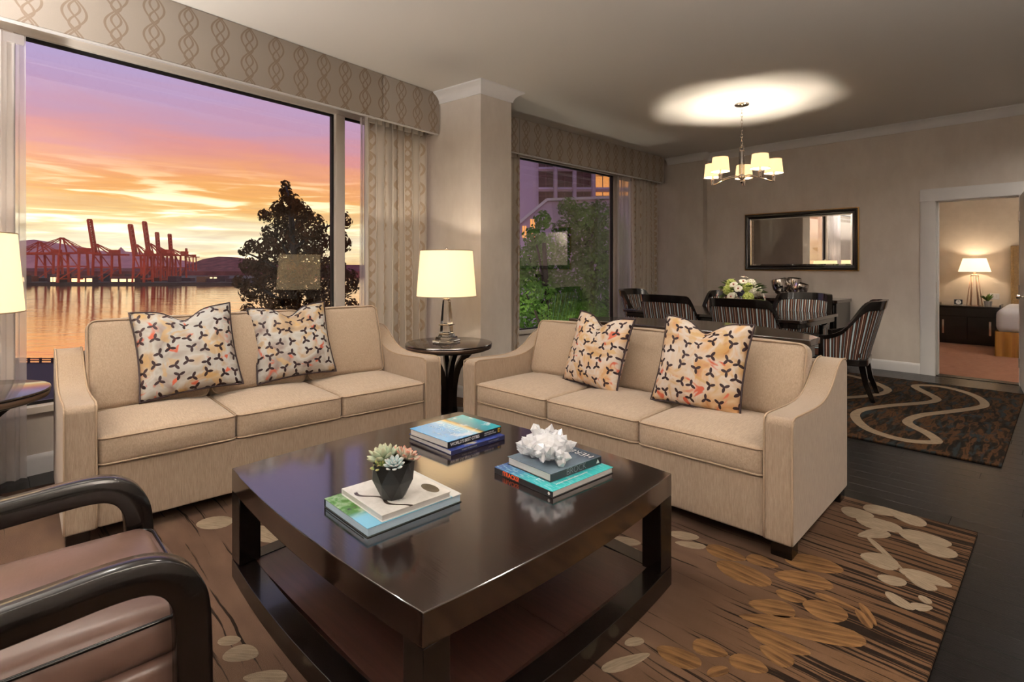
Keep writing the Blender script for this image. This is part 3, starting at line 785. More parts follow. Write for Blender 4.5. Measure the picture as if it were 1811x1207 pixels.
# ================================================================== ROUND END TABLES
def end_table(label, loc, rz):
    t = thing('end_table', label, 'table', loc, rz); r = .375
    link('table_top', lathe_me([(.001, .612), (r-.012, .612), (r-.003, .617), (r, .622), (r-.002, .628), (r-.008, .630), (.001, .630)], 64, False), 'tabletop', t, smooth=40)
    link('edge_band', lathe_me([(r-.03, .582), (r-.010, .582), (r-.006, .588), (r-.002, .607), (r-.004, .6115), (r-.03, .6115)], 64, False), 'band', t, smooth=40)
    link('under_disc', lathe_me([(.001, .566), (r-.05, .566), (r-.035, .572), (r-.032, .611), (.001, .611)], 48, False), 'blackwood', t, smooth=40)
    for k in range(4):
        a = PI/4+k*PI/2
        prof = [(.285, .568), (.235, .566), (.16, .50), (.105, .40), (.075, .28), (.065, .14), (.07, .045), (.075, .03)]
        inn = [(.0, .568), (.03, .03)]
        outp = catmull([(p[0], 0, p[1]) for p in prof], 4)
        inner = catmull([(.34, 0, .568), (.30, 0, .545), (.24, 0, .50)], 3)
        oc = [(p.x, p.z) for p in outp]
        oc2 = [(max(.012, p.x-.055), p.z-.0) for p in outp][::-1]
        poly = [(.33, .5685)]+[(p[0]+.035*max(0, (p[1]-.4)/.17), p[1]) for p in oc[1:]]+oc2
        me = prism_me(poly, -.02, .02, 'y', bev=0)
        link('leg', me, 'blackwood', t, (0, 0, 0), a, smooth=30)
    link('pedestal_base', lathe_me([(.001, 0), (.205, 0), (.21, .006), (.21, .018), (.19, .026), (.10, .034), (.001, .036)], 48, False), 'blackwood', t, smooth=40)
    return t
end_table('round dark end table between the two sofas by the column', (-3.74, 2.85, RZ), R(20))
end_table('round dark end table cut off by the left edge of the picture', (-3.975, -.14, RZ), R(35))

# ================================================================== TABLE LAMPS
def drum(t, r0, r1, z0, z1, mat, rim='rim'):
    n = 48
    s = link('lamp_shade', lathe_me([(r0, z0), (r1, z1), (r1-.003, z1), (r0-.003, z0), (r0, z0)], n, False), mat, t, smooth=60)
    for r, z in ((r0, z0), (r1, z1)):
        link('shade_trim', tube_me([(r*math.cos(2*PI*i/n), r*math.sin(2*PI*i/n), z) for i in range(n)], .0032, 6, True), rim, s, smooth=180)
    return s
def sq_frustum(a, b, z0, z1, bev=.003):
    v = [(-a, -a, z0), (a, -a, z0), (a, a, z0), (-a, a, z0), (-b, -b, z1), (b, -b, z1), (b, b, z1), (-b, b, z1)]
    bm = bmesh.new(); bm.from_mesh(pydata(v, [(0, 1, 2, 3), (4, 5, 6, 7), (0, 1, 5, 4), (1, 2, 6, 5), (2, 3, 7, 6), (3, 0, 4, 7)]))
    if bev: bmesh.ops.bevel(bm, geom=bm.edges[:], offset=bev, segments=1, affect='EDGES')
    return bm_done(bm)
def table_lamp(label, loc, rz, z0=1.045, z1=1.44):
    t = thing('table_lamp', label, 'lamp', loc, rz)
    b = loc[2]; h = lambda z: z-b
    link('crystal_base', sq_frustum(.088, .088, 0.001, .028), 'crystal', t, smooth=20)
    link('crystal_step', sq_frustum(.072, .068, .0285, .052), 'crystal', t, smooth=20)
    link('crystal_step', sq_frustum(.055, .050, .0525, .072), 'crystal', t, smooth=20)
    link('metal_collar', sq_frustum(.046, .046, .0725, .080, .001), 'chrome', t, smooth=20)
    link('crystal_column', sq_frustum(.043, .040, .0805, .15), 'crystal', t, smooth=20)
    link('metal_collar', sq_frustum(.050, .050, .1505, .158, .001), 'chrome', t, smooth=20)
    link('crystal_obelisk', sq_frustum(.040, .026, .1585, h(z0)-.035), 'crystal', t, smooth=20)
    link('lamp_neck', lathe_me([(.028, h(z0)-.0345), (.030, h(z0)-.025), (.012, h(z0)-.02), (.010, h(z0)+.10), (.020, h(z0)+.105), (.020, h(z0)+.15)], 16), 'chrome', t, smooth=40)
    link('bulb', lathe_me([(.012, h(z0)+.1505), (.03, h(z0)+.19), (.032, h(z0)+.215), (.02, h(z0)+.24), (.001, h(z0)+.248)], 16, False), 'bulb', t, smooth=60)
    drum(t, .258, .226, h(z0), h(z1), 'shade')
    g = bmesh.new()
    for k in range(3):
        a = k*2*PI/3; 
    spk = tube_me([(.223*math.cos(a), .223*math.sin(a), h(z1)-.03) if i % 2 else (0, 0, h(z1)-.03) for i, a in enumerate((0, 0, 0, 2.094, 2.094, 4.189, 4.189))], .0025, 5)
    link('shade_spider', spk, 'chrome', t)
    link('finial', lathe_me([(.004, h(z1)-.03), (.005, h(z1)), (.013, h(z1)+.006), (.015, h(z1)+.016), (.008, h(z1)+.026), (.001, h(z1)+.03)], 12), 'chrome', t, smooth=60)
    point('lamp_light', (0, 0, h(z0)+.275), LAMP_W, (1, .86, .68), t, .02)
    return t
table_lamp('crystal table lamp with ivory drum shade on the end table by the column', (-3.755, 2.835, .6425), R(20))
table_lamp('crystal table lamp with ivory drum shade cut off by the left picture edge', (-3.975, -.13, .6425), R(20), 1.06, 1.478)

# ================================================================== LEATHER ARMCHAIR (front left)
ac = thing('armchair', 'brown leather armchair with bent black wooden arms in the front left corner', 'armchair', (-1.735, 0, RZ), 0)
rect4 = [(-1, -.78), (-.9, -.9), (.9, -.9), (1, -.78), (1, .78), (.9, .9), (-.9, .9), (-1, .78)]
for sx in (-1, 1):
    x = sx*.318
    path = catmull([(x, -.62, .02), (x, -.58, .30), (x, -.52, .545), (x, -.44, .588), (x, -.2, .592), (x, .05, .605), (x, .20, .612), (x, .275, .595), (x, .318, .545), (x, .332, .46), (x, .335, .25), (x, .338, 0)], 5)
    link('arm', tube_me(path, .036, shape=[(a, b*.86) for a, b in rect4]), 'blackwood', ac, smooth=50)
box('seat_rail', -.282, .282, -.52, .315, .17, .275, 'blackwood', ac, bev=.01)
sb = link('seat_base', cushion_me(.566, .85, .10, .025, (0, .01, 0), 6), 'leather', ac, (0, -.09, .325), smooth=180)
link('welt', tube_me(rrect(.572, .856, .03, -.04), .005, 6, True), 'blackwood', sb, smooth=180)
sc = link('seat_cushion', cushion_me(.558, .87, .115, .045, (0, .03, .035), 10), 'leather', ac, (0, -.08, .428), smooth=180)
link('piping', tube_me([Vector((p.x, p.y, p.z)) for p in rrect(.552, .872, .05, .040)], .005, 6, True), 'blackwood', sc, smooth=180)
bk = link('back_cushion', cushion_me(.555, .15, .50, .05, (0, .03, .02), 8), 'leather', ac, (0, -.50, .70), (R(12), 0, 0), smooth=180)
link('piping', tube_me([Vector((p.x, .06, p.y)) for p in rrect(.548, .494, .05)], .005, 6, True), 'blackwood', bk, smooth=180)
box('top_rail', -.30, .30, -.60, -.56, .90, .98, 'blackwood', ac, bev=.012)
for sx in (-1, 1): link('back_post', tube_me([(sx*.29, -.53, .18), (sx*.29, -.545, .5), (sx*.29, -.60, .97)], .02, 8), 'blackwood', ac, smooth=60)

# ================================================================== CONSOLE BEHIND THE SOFA
cn = thing('console_table', 'long dark bow-edged console table behind the sofa', 'table', (-1.99, 3.56, 0), 0)
def conpoly(s=1.0, inset=0):
    hw = .93-inset; P = [(-hw, -.075+inset), (hw, -.075+inset), (hw, .10)]
    for i in range(1, 16):
        t = i/16; P.append((hw-2*hw*t, .10+.46*math.sin(PI*t)**.75-inset*.6))
    P.append((-hw, .10)); return P
link('console_top', prism_me(conpoly(), .825, .865, 'z', bev=.004), 'tabletop', cn, smooth=20)
link('apron', prism_me(conpoly(inset=.03), .745, .8245, 'z', bev=0), 'blackwood', cn, smooth=20)
for x, y in ((-.85, -.01), (.85, -.01), (-.42, .40), (.42, .40)):
    link('leg', prism_me([(x-.032, y-.032), (x+.032, y-.032), (x+.032, y+.032), (x-.032, y+.032)], 0, .7445, 'z', bev=.004), 'blackwood', cn, smooth=20)
link('shelf', prism_me(conpoly(inset=.06), .16, .185, 'z', bev=.003), 'blackwood', cn, smooth=20)

# ================================================================== DINING GROUP
dt = thing('dining_table', 'long dark wooden dining table with thick rounded apron', 'table', (-2.90, 6.40, RZ), 0)
def rpoly(w, d, r, k=5): return [(p.x, p.y) for p in rrect(w, d, r, 0, k)]
def rr(w, d, r, k=4):
    out = []
    for cx, cy, a0 in ((w/2-r, d/2-r, 0), (-w/2+r, d/2-r, 90), (-w/2+r, -d/2+r, 180), (w/2-r, -d/2+r, 270)):
        for i in range(k+1):
            a = R(a0+90*i/k); out.append((cx+r*math.cos(a), cy+r*math.sin(a)))
    return out
link('table_top', prism_me(rr(2.12, 1.24, .03), .715, .748, 'z', bev=.004), 'tabletop', dt, smooth=20)
link('apron', prism_me(rr(2.06, 1.18, .03), .655, .7145, 'z', bev=.01), 'blackwood', dt, smooth=20)
for sx in (-1, 1):
    link('pedestal', prism_me(rr(.20, .50, .03), .06, .6545, 'z', bev=.006), 'blackwood', dt, (sx*.48, 0, 0), smooth=20)
    link('foot', prism_me(rr(.26, .80, .03), 0, .0595, 'z', bev=.01), 'blackwood', dt, (sx*.48, 0, 0))

def stripes(name):
    m, t, b = newmat(name)
    uv = t.n('ShaderNodeSeparateXYZ', {0: t.n('ShaderNodeTexCoord').outputs['UV']})
    f = t.math('FRACT', t.math('DIVIDE', uv.outputs[0], .086))
    br, bl, bk, cr = C(88, 52, 38), C(182, 206, 212), C(22, 16, 15), C(226, 212, 196)
    col = t.ramp(f, [(0, bl), (.13, bk), (.22, br), (.38, bk), (.44, cr), (.49, br), (.64, bk), (.72, bl), (.76, bk), (.84, br), (.97, bk)], 'CONSTANT')
    t.link(col, b.inputs['Base Color']); b.inputs['Roughness'].default_value = .7; b.inputs['Specular IOR Level'].default_value = .25
    return m
M['stripe'] = stripes('striped_upholstery')
def sm(a, b, x):
    t = max(0, min(1, (x-a)/(b-a))); return t*t*(3-2*t)
def dining_chair(W=.33, dep=.28, armz=.63, top=.955, span=104, flat=.5):
    t = bpy.data.objects.new('dining_chair', None); COL.objects.link(t)
    def plan(s, z, inset):
        ph = R(span)*s; e = .62
        a = W-inset; bb = dep-inset
        x = a*math.copysign(abs(math.sin(ph))**e, math.sin(ph)); y = bb*math.copysign(abs(math.cos(ph))**e, math.cos(ph))
        k = max(0, (z-.42)/.5); y += .13*k*max(0, math.cos(ph))**.6; x *= 1+.04*k
        return x, y
    ztop = lambda s: armz+(top-armz)*(1-sm(flat, .93, abs(s)))+.012*math.cos(s*PI)
    n = 44
    def strip(z0f, z1f, nz, i0, i1, name, mat, rng=1.0):
        v, f, uv = [], [], []; 
        for lay, ins in ((0, i0), (1, i1)):
            for j in range(nz+1):
                L = 0; px = None
                for i in range(n+1):
                    s = rng*(-1+2*i/n); z = z0f(s)+(z1f(s)-z0f(s))*j/nz
                    x, y = plan(s, z, ins); bx, by = plan(s, .5, 0)
                    if px: L += math.hypot(bx-px[0], by-px[1])
                    px = (bx, by); v.append((x, y, z)); uv.append((L, z))
        N = (n+1)*(nz+1)
        for j in range(nz):
            for i in range(n):
                a = j*(n+1)+i; f.append((a, a+1, a+n+2, a+n+1)); f.append((N+a, N+a+n+1, N+a+n+2, N+a+1))
        for i in range(n):
            f.append((i, N+i, N+i+1, i+1)); a = nz*(n+1)+i; f.append((a, a+1, N+a+1, N+a))
        for j in range(nz):
            for i in (0, n):
                a = j*(n+1)+i; f.append((a, a+n+1, N+a+n+1, N+a))
        me = pydata(v, f); ul = me.uv_layers.new(name='UVMap')
        for lp in me.loops: ul.data[lp.index].uv = uv[lp.vertex_index]
        return link(name, me, mat, t, smooth=50)
    rail = .088
    strip(lambda s: .40, lambda s: ztop(s)-rail*(1-.55*sm(flat, .8, abs(s))), 6, .006, .040, 'backrest', 'stripe', .985)
    strip(lambda s: ztop(s)-rail*(1-.55*sm(flat, .8, abs(s)))+.001, lambda s: ztop(s), 2, -.004, .044, 'top_rail', 'blackwood')
    for sx in (-1, 1):
        x, y = plan(sx*.99, .5, .02)
        box('arm_post', x-.022, x+.022, y-.022, y+.022, .33, armz-.015, 'blackwood', t, bev=.005)
    seatp = rr(2*W-.06, 2*dep+.02, .10)
    link('seat_rail', prism_me(seatp, .335, .399, 'z', bev=.006), 'blackwood', t, (0, -.015, 0), smooth=20)
    me = cushion_me(2*W-.095, 2*dep-.04, .085, .03, (0, 0, .02), 6); uvmesh(me, lambda c: (c.x, c.y))
    link('seat', me, 'stripe', t, (0, -.03, .4425), smooth=180)
    for sx in (-1, 1):
        link('leg', tube_me([(sx*(W-.07), -dep+.04, .334), (sx*(W-.07), -dep+.035, 0)], [.026, .018], 4, shape=[(1, 1), (-1, 1), (-1, -1), (1, -1)]), 'blackwood', t)
        link('leg', tube_me([(sx*(W-.10), dep-.05, .334), (sx*(W-.095), dep-.02, .17), (sx*(W-.09), dep+.04, 0)], [.027, .023, .018], 4, shape=[(1, 1), (-1, 1), (-1, -1), (1, -1)]), 'blackwood', t)
    return t
proto = dining_chair()
spots = [((-3.27, 5.90), 180, 'striped dining chair seen from behind, near side and left of the flowers'),
         ((-2.34, 5.76), 180, 'striped dining chair seen from behind, near side directly in front of the flowers'),
         ((-2.27, 6.93), 0, 'striped dining chair on the far side in front of the sideboard and silver bowls'),
         ((-3.20, 6.95), 0, 'striped dining chair on the far side half hidden behind the flowers'),
         ((-1.63, 6.18), -90+8, 'striped dining chair in profile at the table end by the bedroom door'),
         ((-4.12, 6.72), 90, 'striped dining chair at the table end against the dining window drape')]
for i, ((x, y), a, lab) in enumerate(spots):
    c = proto if i == 0 else copy_tree(proto)
    c.location = (x, y, RZ); c.rotation_euler = (0, 0, R(a)); tag(c, lab, 'chair', 'striped dining chairs')

# sideboard under the mirror
sb = thing('sideboard', 'dark wooden sideboard under the mirror on the back wall', 'sideboard', (-2.81, 7.765, 0), 0)
box('body', -.83, .83, -.30, .30, .06, .845, 'blackwood', sb); box('sideboard_top', -.845, .845, -.32, .305, .8455, .885, 'tabletop', sb, bev=.004)
box('plinth', -.79, .79, -.27, .29, 0, .0595, 'blackwood', sb)
for k in range(4):
    d = box('door', -.81+k*.405+.004, -.81+(k+1)*.405-.004, -.318, -.3005, .09, .82, 'blackwood', sb, bev=.003)
    xx = -.81+k*.405+(.36 if k % 2 == 0 else .045)
    box('handle', xx-.006, xx+.006, -.335, -.3185, .42, .56, 'chrome', d, bev=.003)

bw = thing('silver_bowls', 'cluster of polished silver bowls on the sideboard under the mirror', 'bowl', (-2.625, 7.80, .8855), R(10))
def egg(r, h):
    o = [(.001, 0), (r*.45, .006), (r*.78, h*.18), (r*.97, h*.45), (r, h*.65), (r*.97, h*.88), (r*.93, h)]
    i = [(p[0]*.93, p[1]) for p in o[::-1] if p[1] > .01]+[(.001, .02)]
    return lathe_me(o+i, 28, False)
for x, y, z, r, h, tl in ((-.10, .01, .03, .105, .22, -12), (.09, -.03, .02, .10, .18, 16), (.02, .10, .04, .095, .22, 4)):
    link('bowl', egg(r, h), 'silver', bw, (x, y, z), (R(4), R(tl), 0), smooth=60)
link('foot', lathe_me([(.001, 0), (.075, 0), (.078, .008), (.05, .03), (.05, .045), (.001, .05)], 24, False), 'silver', bw, (0, .01, 0), smooth=60)

# wall mirror
mr = thing('wall_mirror', 'wide wall mirror in a black frame with gold edge', 'mirror', (-2.6185, YB-.001, 1.6595), 0)
def ring(w, h, prof):
    """rectangular frame in the XZ plane; prof = (inset from outer edge, depth towards room)"""
    v, f = [], []; k = len(prof)
    for sx, sz in ((-1, -1), (1, -1), (1, 1), (-1, 1)):
        for a, b in prof: v.append((sx*(w/2-a), -b, sz*(h/2-a)))
    for c in range(4):
        for j in range(k): f.append((c*k+j, c*k+(j+1) % k, ((c+1) % 4)*k+(j+1) % k, ((c+1) % 4)*k+j))
    return pydata(v, f)
link('gold_edge', ring(1.471, .835, [(0, 0), (0, .018), (.006, .022), (.012, .022), (.012, 0)]), 'gold', mr, smooth=30)
link('frame', ring(1.447, .811, [(0, 0), (0, .03), (.008, .038), (.03, .034), (.042, .026), (.055, .030), (.062, .022), (.062, 0)]), 'blackwood', mr, smooth=25)
link('bevel', ring(1.325, .689, [(0, .006), (0, .009), (.022, .012), (.022, .006)]), 'mirror', mr, smooth=10)
box('mirror_pane', -.641, .641, -.0115, -.006, -.323, .323, 'mirror', mr, bev=0)

# flowers on the dining table
M['leaf'] = pm('florist_leaf', C(96, 122, 50), .5, col2=C(58, 84, 34), scale=6)
M['bloom'] = pm('white_petals', C(244, 240, 226), .6, col2=C(236, 226, 200), scale=8)
M['lip'] = pm('orchid_lip', C(206, 120, 110), .5); M['green_bloom'] = pm('lime_blooms', C(196, 204, 120), .6, col2=C(168, 182, 84), scale=20)
fv = thing('flower_arrangement', 'low round arrangement of white orchids and green blooms on the dining table', 'flowers', (-2.655, 6.20, .76+.0005), R(0))
fv.location = (-2.655, 6.27, RZ+.7485)
link('vase', lathe_me([(.001, 0), (.10, 0), (.125, .012), (.14, .06), (.13, .105), (.115, .12), (.10, .12), (.11, .06), (.001, .03)], 28, False), pm('ivory_vase', C(214, 206, 190), .3), fv, smooth=50)
def dome(u, a, r=.235, h=.20): return Vector((r*math.sin(u)*math.cos(a), r*math.sin(u)*math.sin(a), .14+h*1.3*math.cos(u)*1.0))
fr_ = random.Random(4)
def leaf_me(L, w):
    v = [(0, 0, 0), (L*.3, w/2, .006), (L*.7, w*.42, .004), (L, 0, -.012), (L*.7, -w*.42, .004), (L*.3, -w/2, .006), (L*.5, 0, -.008)]
    return pydata(v, [(0, 1, 6), (1, 2, 6), (2, 3, 6), (3, 4, 6), (4, 5, 6), (5, 0, 6)], recalc=False)
LM = [leaf_me(.11, .045), leaf_me(.085, .03), leaf_me(.13, .05)]
for k in range(80):
    u = fr_.uniform(.5, 1.75); a = fr_.uniform(0, 2*PI); p = dome(u, a, .215, .165)
    d = Vector((math.cos(a)*math.sin(u+.3), math.sin(a)*math.sin(u+.3), math.cos(u+.3)))
    q = d.to_track_quat('X', 'Z')
    link('leaf', LM[k % 3], 'leaf', fv, p, q.to_euler(), smooth=180)
def orchid_me():
    v, f = [], []
    for k in range(5):
        a = k*2*PI/5+.3; w = .028 if k % 2 else .022; L = .048; c, s = math.cos(a), math.sin(a); b = len(v)
        for x, y, z in ((.004, 0, .004), (L*.45, w, .012), (L*.85, w*.8, .01), (L, 0, .004), (L*.85, -w*.8, .01), (L*.45, -w, .012), (L*.55, 0, .016)):
            v.append((x*c-y*s, x*s+y*c, z+.0008*k))
        for q in ((0, 1, 6), (1, 2, 6), (2, 3, 6), (3, 4, 6), (4, 5, 6), (5, 0, 6)): f.append(tuple(b+i for i in q))
    return pydata(v, f, recalc=False)
def fluffy_me(r, n, seed):
    q = random.Random(seed); v, f = [], []
    for k in range(n):
        z = 1-1.7*(k+.5)/n; a = k*2.39996; s = math.sqrt(max(0, 1-z*z)); d = Vector((s*math.cos(a), s*math.sin(a), z)); qt = d.to_track_quat('Z', 'Y')
        w = r*.38; b = len(v)
        for x, y in ((-w, 0), (0, -w), (w, 0), (0, w)): v.append(d*r*(.9+.1*q.random())+qt @ Vector((x, y, -.12*r)))
        v.append(d*r*1.08)
        for i in range(4): f.append((b+i, b+(i+1) % 4, b+4))
    return pydata(v, f, recalc=False)
OM = orchid_me(); FM = [fluffy_me(.055, 46, 1), fluffy_me(.06, 46, 2)]; LIP = lathe_me([(.001, .004), (.010, .008), (.008, .022), (.001, .026)], 8, False)
k = 0
for u, a in [(.15, .5), (.55, 0.2), (.6, 1.5), (.55, 2.8), (.6, 4.1), (.6, 5.3), (1.0, .6), (1.0, 1.9), (1.05, 3.1), (1.0, 4.3), (1.0, 5.0), (1.05, 5.8), (1.35, 3.6), (1.35, 4.7), (1.35, 5.5), (1.4, .2), (1.4, 2.4), (1.3, 1.1), (.8, 4.7), (.85, 5.6)]:
    p = dome(u, a); d = Vector((math.cos(a)*math.sin(u), math.sin(a)*math.sin(u), math.cos(u))); e = d.to_track_quat('Z', 'Y').to_euler()
    if k % 5 in (0, 2, 3):
        b = link('orchid_bloom', OM, 'bloom', fv, p+d*.012, e, smooth=180); link('orchid_lip', LIP, 'lip', b, smooth=180)
    elif k % 5 == 1: link('hydrangea_head', FM[0], 'bloom', fv, p-d*.02, e, smooth=None)
    else: link('hydrangea_head', FM[1], 'green_bloom', fv, p-d*.02, e, smooth=None)
    k += 1

# chandelier
ch = thing('chandelier', 'nickel five-arm chandelier with small ivory drum shades over the dining table', 'chandelier', (-2.457, 5.834, 0), 0)
link('canopy', lathe_me([(.001, CZ-.03), (.02, CZ-.03), (.065, CZ-.022), (.075, CZ-.012), (.075, CZ-.001), (.001, CZ-.001)], 32, False), 'chrome', ch, smooth=40)
z = CZ-.03; k = 0
lk = tube_me([(.011*math.cos(2*PI*i/14), 0, -.019+.019*1.0*math.sin(2*PI*i/14)*1.25) for i in range(14)], .0028, 6, True)
while z > 2.585:
    link('chain_link', lk, 'chrome', ch, (0, 0, z+.004), (0, 0, (k % 2)*PI/2+.3), smooth=180); z -= .0375; k += 1
link('column', lathe_me([(.001, 2.56), (.030, 2.56), (.030, 2.552), (.02, 2.55), (.020, 2.30), (.03, 2.295), (.045, 2.275), (.045, 2.262), (.02, 2.25), (.014, 2.235), (.02, 2.22), (.012, 2.205), (.001, 2.20)], 24, False), 'chrome', ch, smooth=40)
link('glass_sleeve', lathe_me([(.026, 2.305), (.026, 2.545), (.029, 2.545), (.029, 2.305), (.026, 2.305)], 24, False), 'crystal', ch, smooth=40)
link('loop', tube_me([(.022*math.cos(2*PI*i/16), 0, 2.585+.028*math.sin(2*PI*i/16)) for i in range(16)], .004, 6, True), 'chrome', ch, smooth=180)
for k in range(5):
    a = R(81+72*k); d = (RT*math.cos(a)-FW*math.sin(a)); rr_ = .325; zc = 2.238
    pts = catmull([tuple(d*.03+Vector((0, 0, 2.272))), tuple(d*.12+Vector((0, 0, 2.275))), tuple(d*.22+Vector((0, 0, 2.25))), tuple(d*.29+Vector((0, 0, 2.225))), tuple(d*rr_+Vector((0, 0, 2.225)))], 5)
    ar = link('arm', tube_me(pts, .0065, 8), 'chrome', ch, smooth=180)
    c = d*rr_
    link('cup', lathe_me([(.001, 2.215), (.016, 2.217), (.02, 2.23), (.018, 2.262), (.022, 2.27), (.022, 2.276), (.012, 2.28), (.012, 2.33), (.001, 2.33)], 16, False), 'chrome', ar, (c.x, c.y, 0), smooth=40)
    link('bulb', lathe_me([(.009, 2.3305), (.014, 2.338), (.010, 2.348), (.001, 2.353)], 12, False), 'bulb', ar, (c.x, c.y, 0), smooth=60)
    s = link('shade', lathe_me([(.094, 2.305), (.078, 2.455), (.0755, 2.455), (.0915, 2.305), (.094, 2.305)], 32, False), 'cshade', ch, (c.x, c.y, 0), smooth=60)
    for r_, z_ in ((.094, 2.305), (.078, 2.455)):
        link('shade_trim', tube_me([(r_*math.cos(2*PI*i/32), r_*math.sin(2*PI*i/32), z_) for i in range(32)], .002, 5, True), 'rim', s, smooth=180)
    point('bulb_light', (c.x, c.y, 2.372), CHAND_W, (1, .88, .72), ch, .012)

# ================================================================== ON THE COFFEE TABLE
def cover_mat(name, kind):
    """printed book covers; Generated coordinates: x across, y up the cover"""
    m, t, b = newmat(name)
    g = t.n('ShaderNodeTexCoord').outputs['Generated']; s = t.n('ShaderNodeSeparateXYZ', {0: g}); x, y = s.outputs[0], s.outputs[1]
    n1 = t.noise(g, 4, 4, .6, .4); n2 = t.noise(t.vmath('MULTIPLY', g, (2, 8, 1)), 5, 4)
    if kind == 'sky':      # blue sky, beach strip, turquoise sea
        c = t.ramp(y, [(0, C(84, 168, 226)), (.30, C(70, 150, 214)), (.52, C(150, 205, 235)), (.60, C(214, 190, 120)), (.64, C(120, 100, 50)), (.68, C(24, 130, 150)), (1, C(20, 170, 190))])
        c = t.mix(t.math('MULTIPLY', smooth01(t, n1, .55, .65), .5), c, C(230, 240, 246))
    elif kind == 'teal':
        c = t.ramp(x, [(0, C(70, 92, 150)), (.35, C(60, 130, 170)), (.5, C(52, 168, 176)), (1, C(60, 190, 190))])
        c = t.mix(t.math('MULTIPLY', smooth01(t, n2, .5, .62), .45), c, C(150, 205, 220))
    elif kind == 'grey':
        c = t.ramp(t.math('ADD', y, t.math('MULTIPLY', n1, .4)), [(0, C(80, 92, 104)), (.5, C(130, 150, 164)), (.9, C(104, 122, 136)), (1.2, C(70, 84, 96))])
        d = t.vmath('LENGTH', t.vmath('SUBTRACT', g, (.16, .62, .5)), out=1)
        c = t.mix(smooth01(t, d, .34, .30), c, t.ramp(n2, [(.35, C(120, 40, 30)), (.5, C(196, 120, 60)), (.65, C(226, 214, 190))]))
    elif kind == 'green':
        c = t.ramp(n1, [(.30, C(40, 60, 30)), (.45, C(70, 120, 50)), (.58, C(150, 176, 140)), (.7, C(196, 208, 200))])
        c = t.mix(smooth01(t, x, .55, .75), c, C(126, 190, 220))
        c = t.mix(smooth01(t, y, .88, .90), c, C(214, 216, 214))
    elif kind == 'white':
        c = t.ramp(n1, [(.3, C(206, 204, 198)), (.6, C(232, 230, 224))])
        d = t.vmath('LENGTH', t.vmath('MULTIPLY', t.vmath('SUBTRACT', g, (.22, .74, .5)), (1, 1.2, 0)), out=1)
        c = t.mix(smooth01(t, d, .16, .14), c, C(80, 60, 46)); c = t.mix(smooth01(t, d, .075, .065), c, C(120, 190, 130))
        d2 = t.vmath('LENGTH', t.vmath('MULTIPLY', t.vmath('SUBTRACT', g, (.74, .86, .5)), (1, 2.0, 0)), out=1)
        c = t.mix(smooth01(t, d2, .17, .16), c, C(74, 66, 52))
        br = t.math('ABSOLUTE', t.math('SUBTRACT', y, t.math('ADD', t.math('MULTIPLY', x, .35), t.math('MULTIPLY', t.math('SINE', t.math('MULTIPLY', x, 14)), .05))))
        c = t.mix(t.math('MULTIPLY', smooth01(t, br, .03, .018), smooth01(t, x, .2, .25)), c, C(60, 48, 40))
    elif kind == 'blue':
        c = t.ramp(n1, [(.35, C(50, 60, 120)), (.55, C(60, 80, 160)), (.7, C(200, 190, 170))])
    t.link(c, b.inputs['Base Color']); b.inputs['Roughness'].default_value = .25; b.inputs['Coat Weight'].default_value = .2
    return m
M['pages'] = pm('page_edges', C(214, 212, 208), .85, col2=C(180, 178, 176), scale=20, stretch=(.5, .5, 60))
M['pages_blue'] = pm('blue_page_edges', C(150, 182, 206), .8, col2=C(190, 206, 216), scale=12, stretch=(.5, .5, 60))
INK = lambda n, c: pm(n, c, .4)
M['ink_white'] = INK('white_print', C(236, 236, 232)); M['ink_orange'] = INK('orange_print', C(236, 92, 36)); M['ink_grey'] = INK('silver_print', C(150, 154, 158)); M['ink_black'] = INK('black_print', C(26, 26, 28)); M['ink_yellow'] = INK('yellow_print', C(230, 180, 40)); M['ink_pale'] = INK('pale_blue_print', C(190, 226, 240))
def book(label, F, ang, wx, wy, z0, th, cover, spine_side, spine_mat, group, page='pages', board=.0028):
    """F = corner nearest the viewer (max x, min y in the book's own axes); extends -x by wx and +y by wy"""
    t = thing('book', label, 'book', (F[0], F[1], z0), R(ang), group)
    o = .004; e = board
    pg = [-wx+o, -o, o, wy-o]
    if spine_side == 'x': pg[1] = -e
    if spine_side == 'y': pg[2] = e
    if spine_side == '-x': pg[0] = -wx+e
    link('page_block', box_me(pg[0], pg[1], pg[2], pg[3], e, th-e), page, t)
    link('back_board', box_me(-wx, 0, 0, wy, 0, e-.0001, .0006, 1), spine_mat, t)
    cv = link('front_cover', box_me(-wx, 0, 0, wy, th-e+.0001, th, .0006, 1), cover, t)
    sp = {'x': (-e, 0, 0, wy), 'y': (-wx, 0, 0, e), '-x': (-wx, -wx+e, 0, wy)}[spine_side]
    link('spine', box_me(sp[0], sp[1], sp[2], sp[3], e, th-e, 0), spine_mat, t)
    return t, cv
def spine_text(t, s, size, side, pos, z, mat, bold=0, spacing=1.0, wx=0):
    me = text_me(s, size, .0003, bold, spacing)
    if side == 'x': link('spine_lettering', me, mat, t, (.0004, pos, z), (PI/2, 0, PI/2), smooth=None)
    else: link('spine_lettering', me, mat, t, (pos, -.0004, z), (PI/2, 0, 0), smooth=None)
def top_text(t, s, size, x, y, z, rot, mat, bold=0, spacing=1.0):
    link('cover_lettering', text_me(s, size, .0002, bold, spacing), mat, t, (x, y, z+.0003), (0, 0, rot), smooth=None)
for nm in ('sky', 'teal', 'grey', 'green', 'white', 'blue'): M['cov_'+nm] = cover_mat('cover_'+nm, nm)
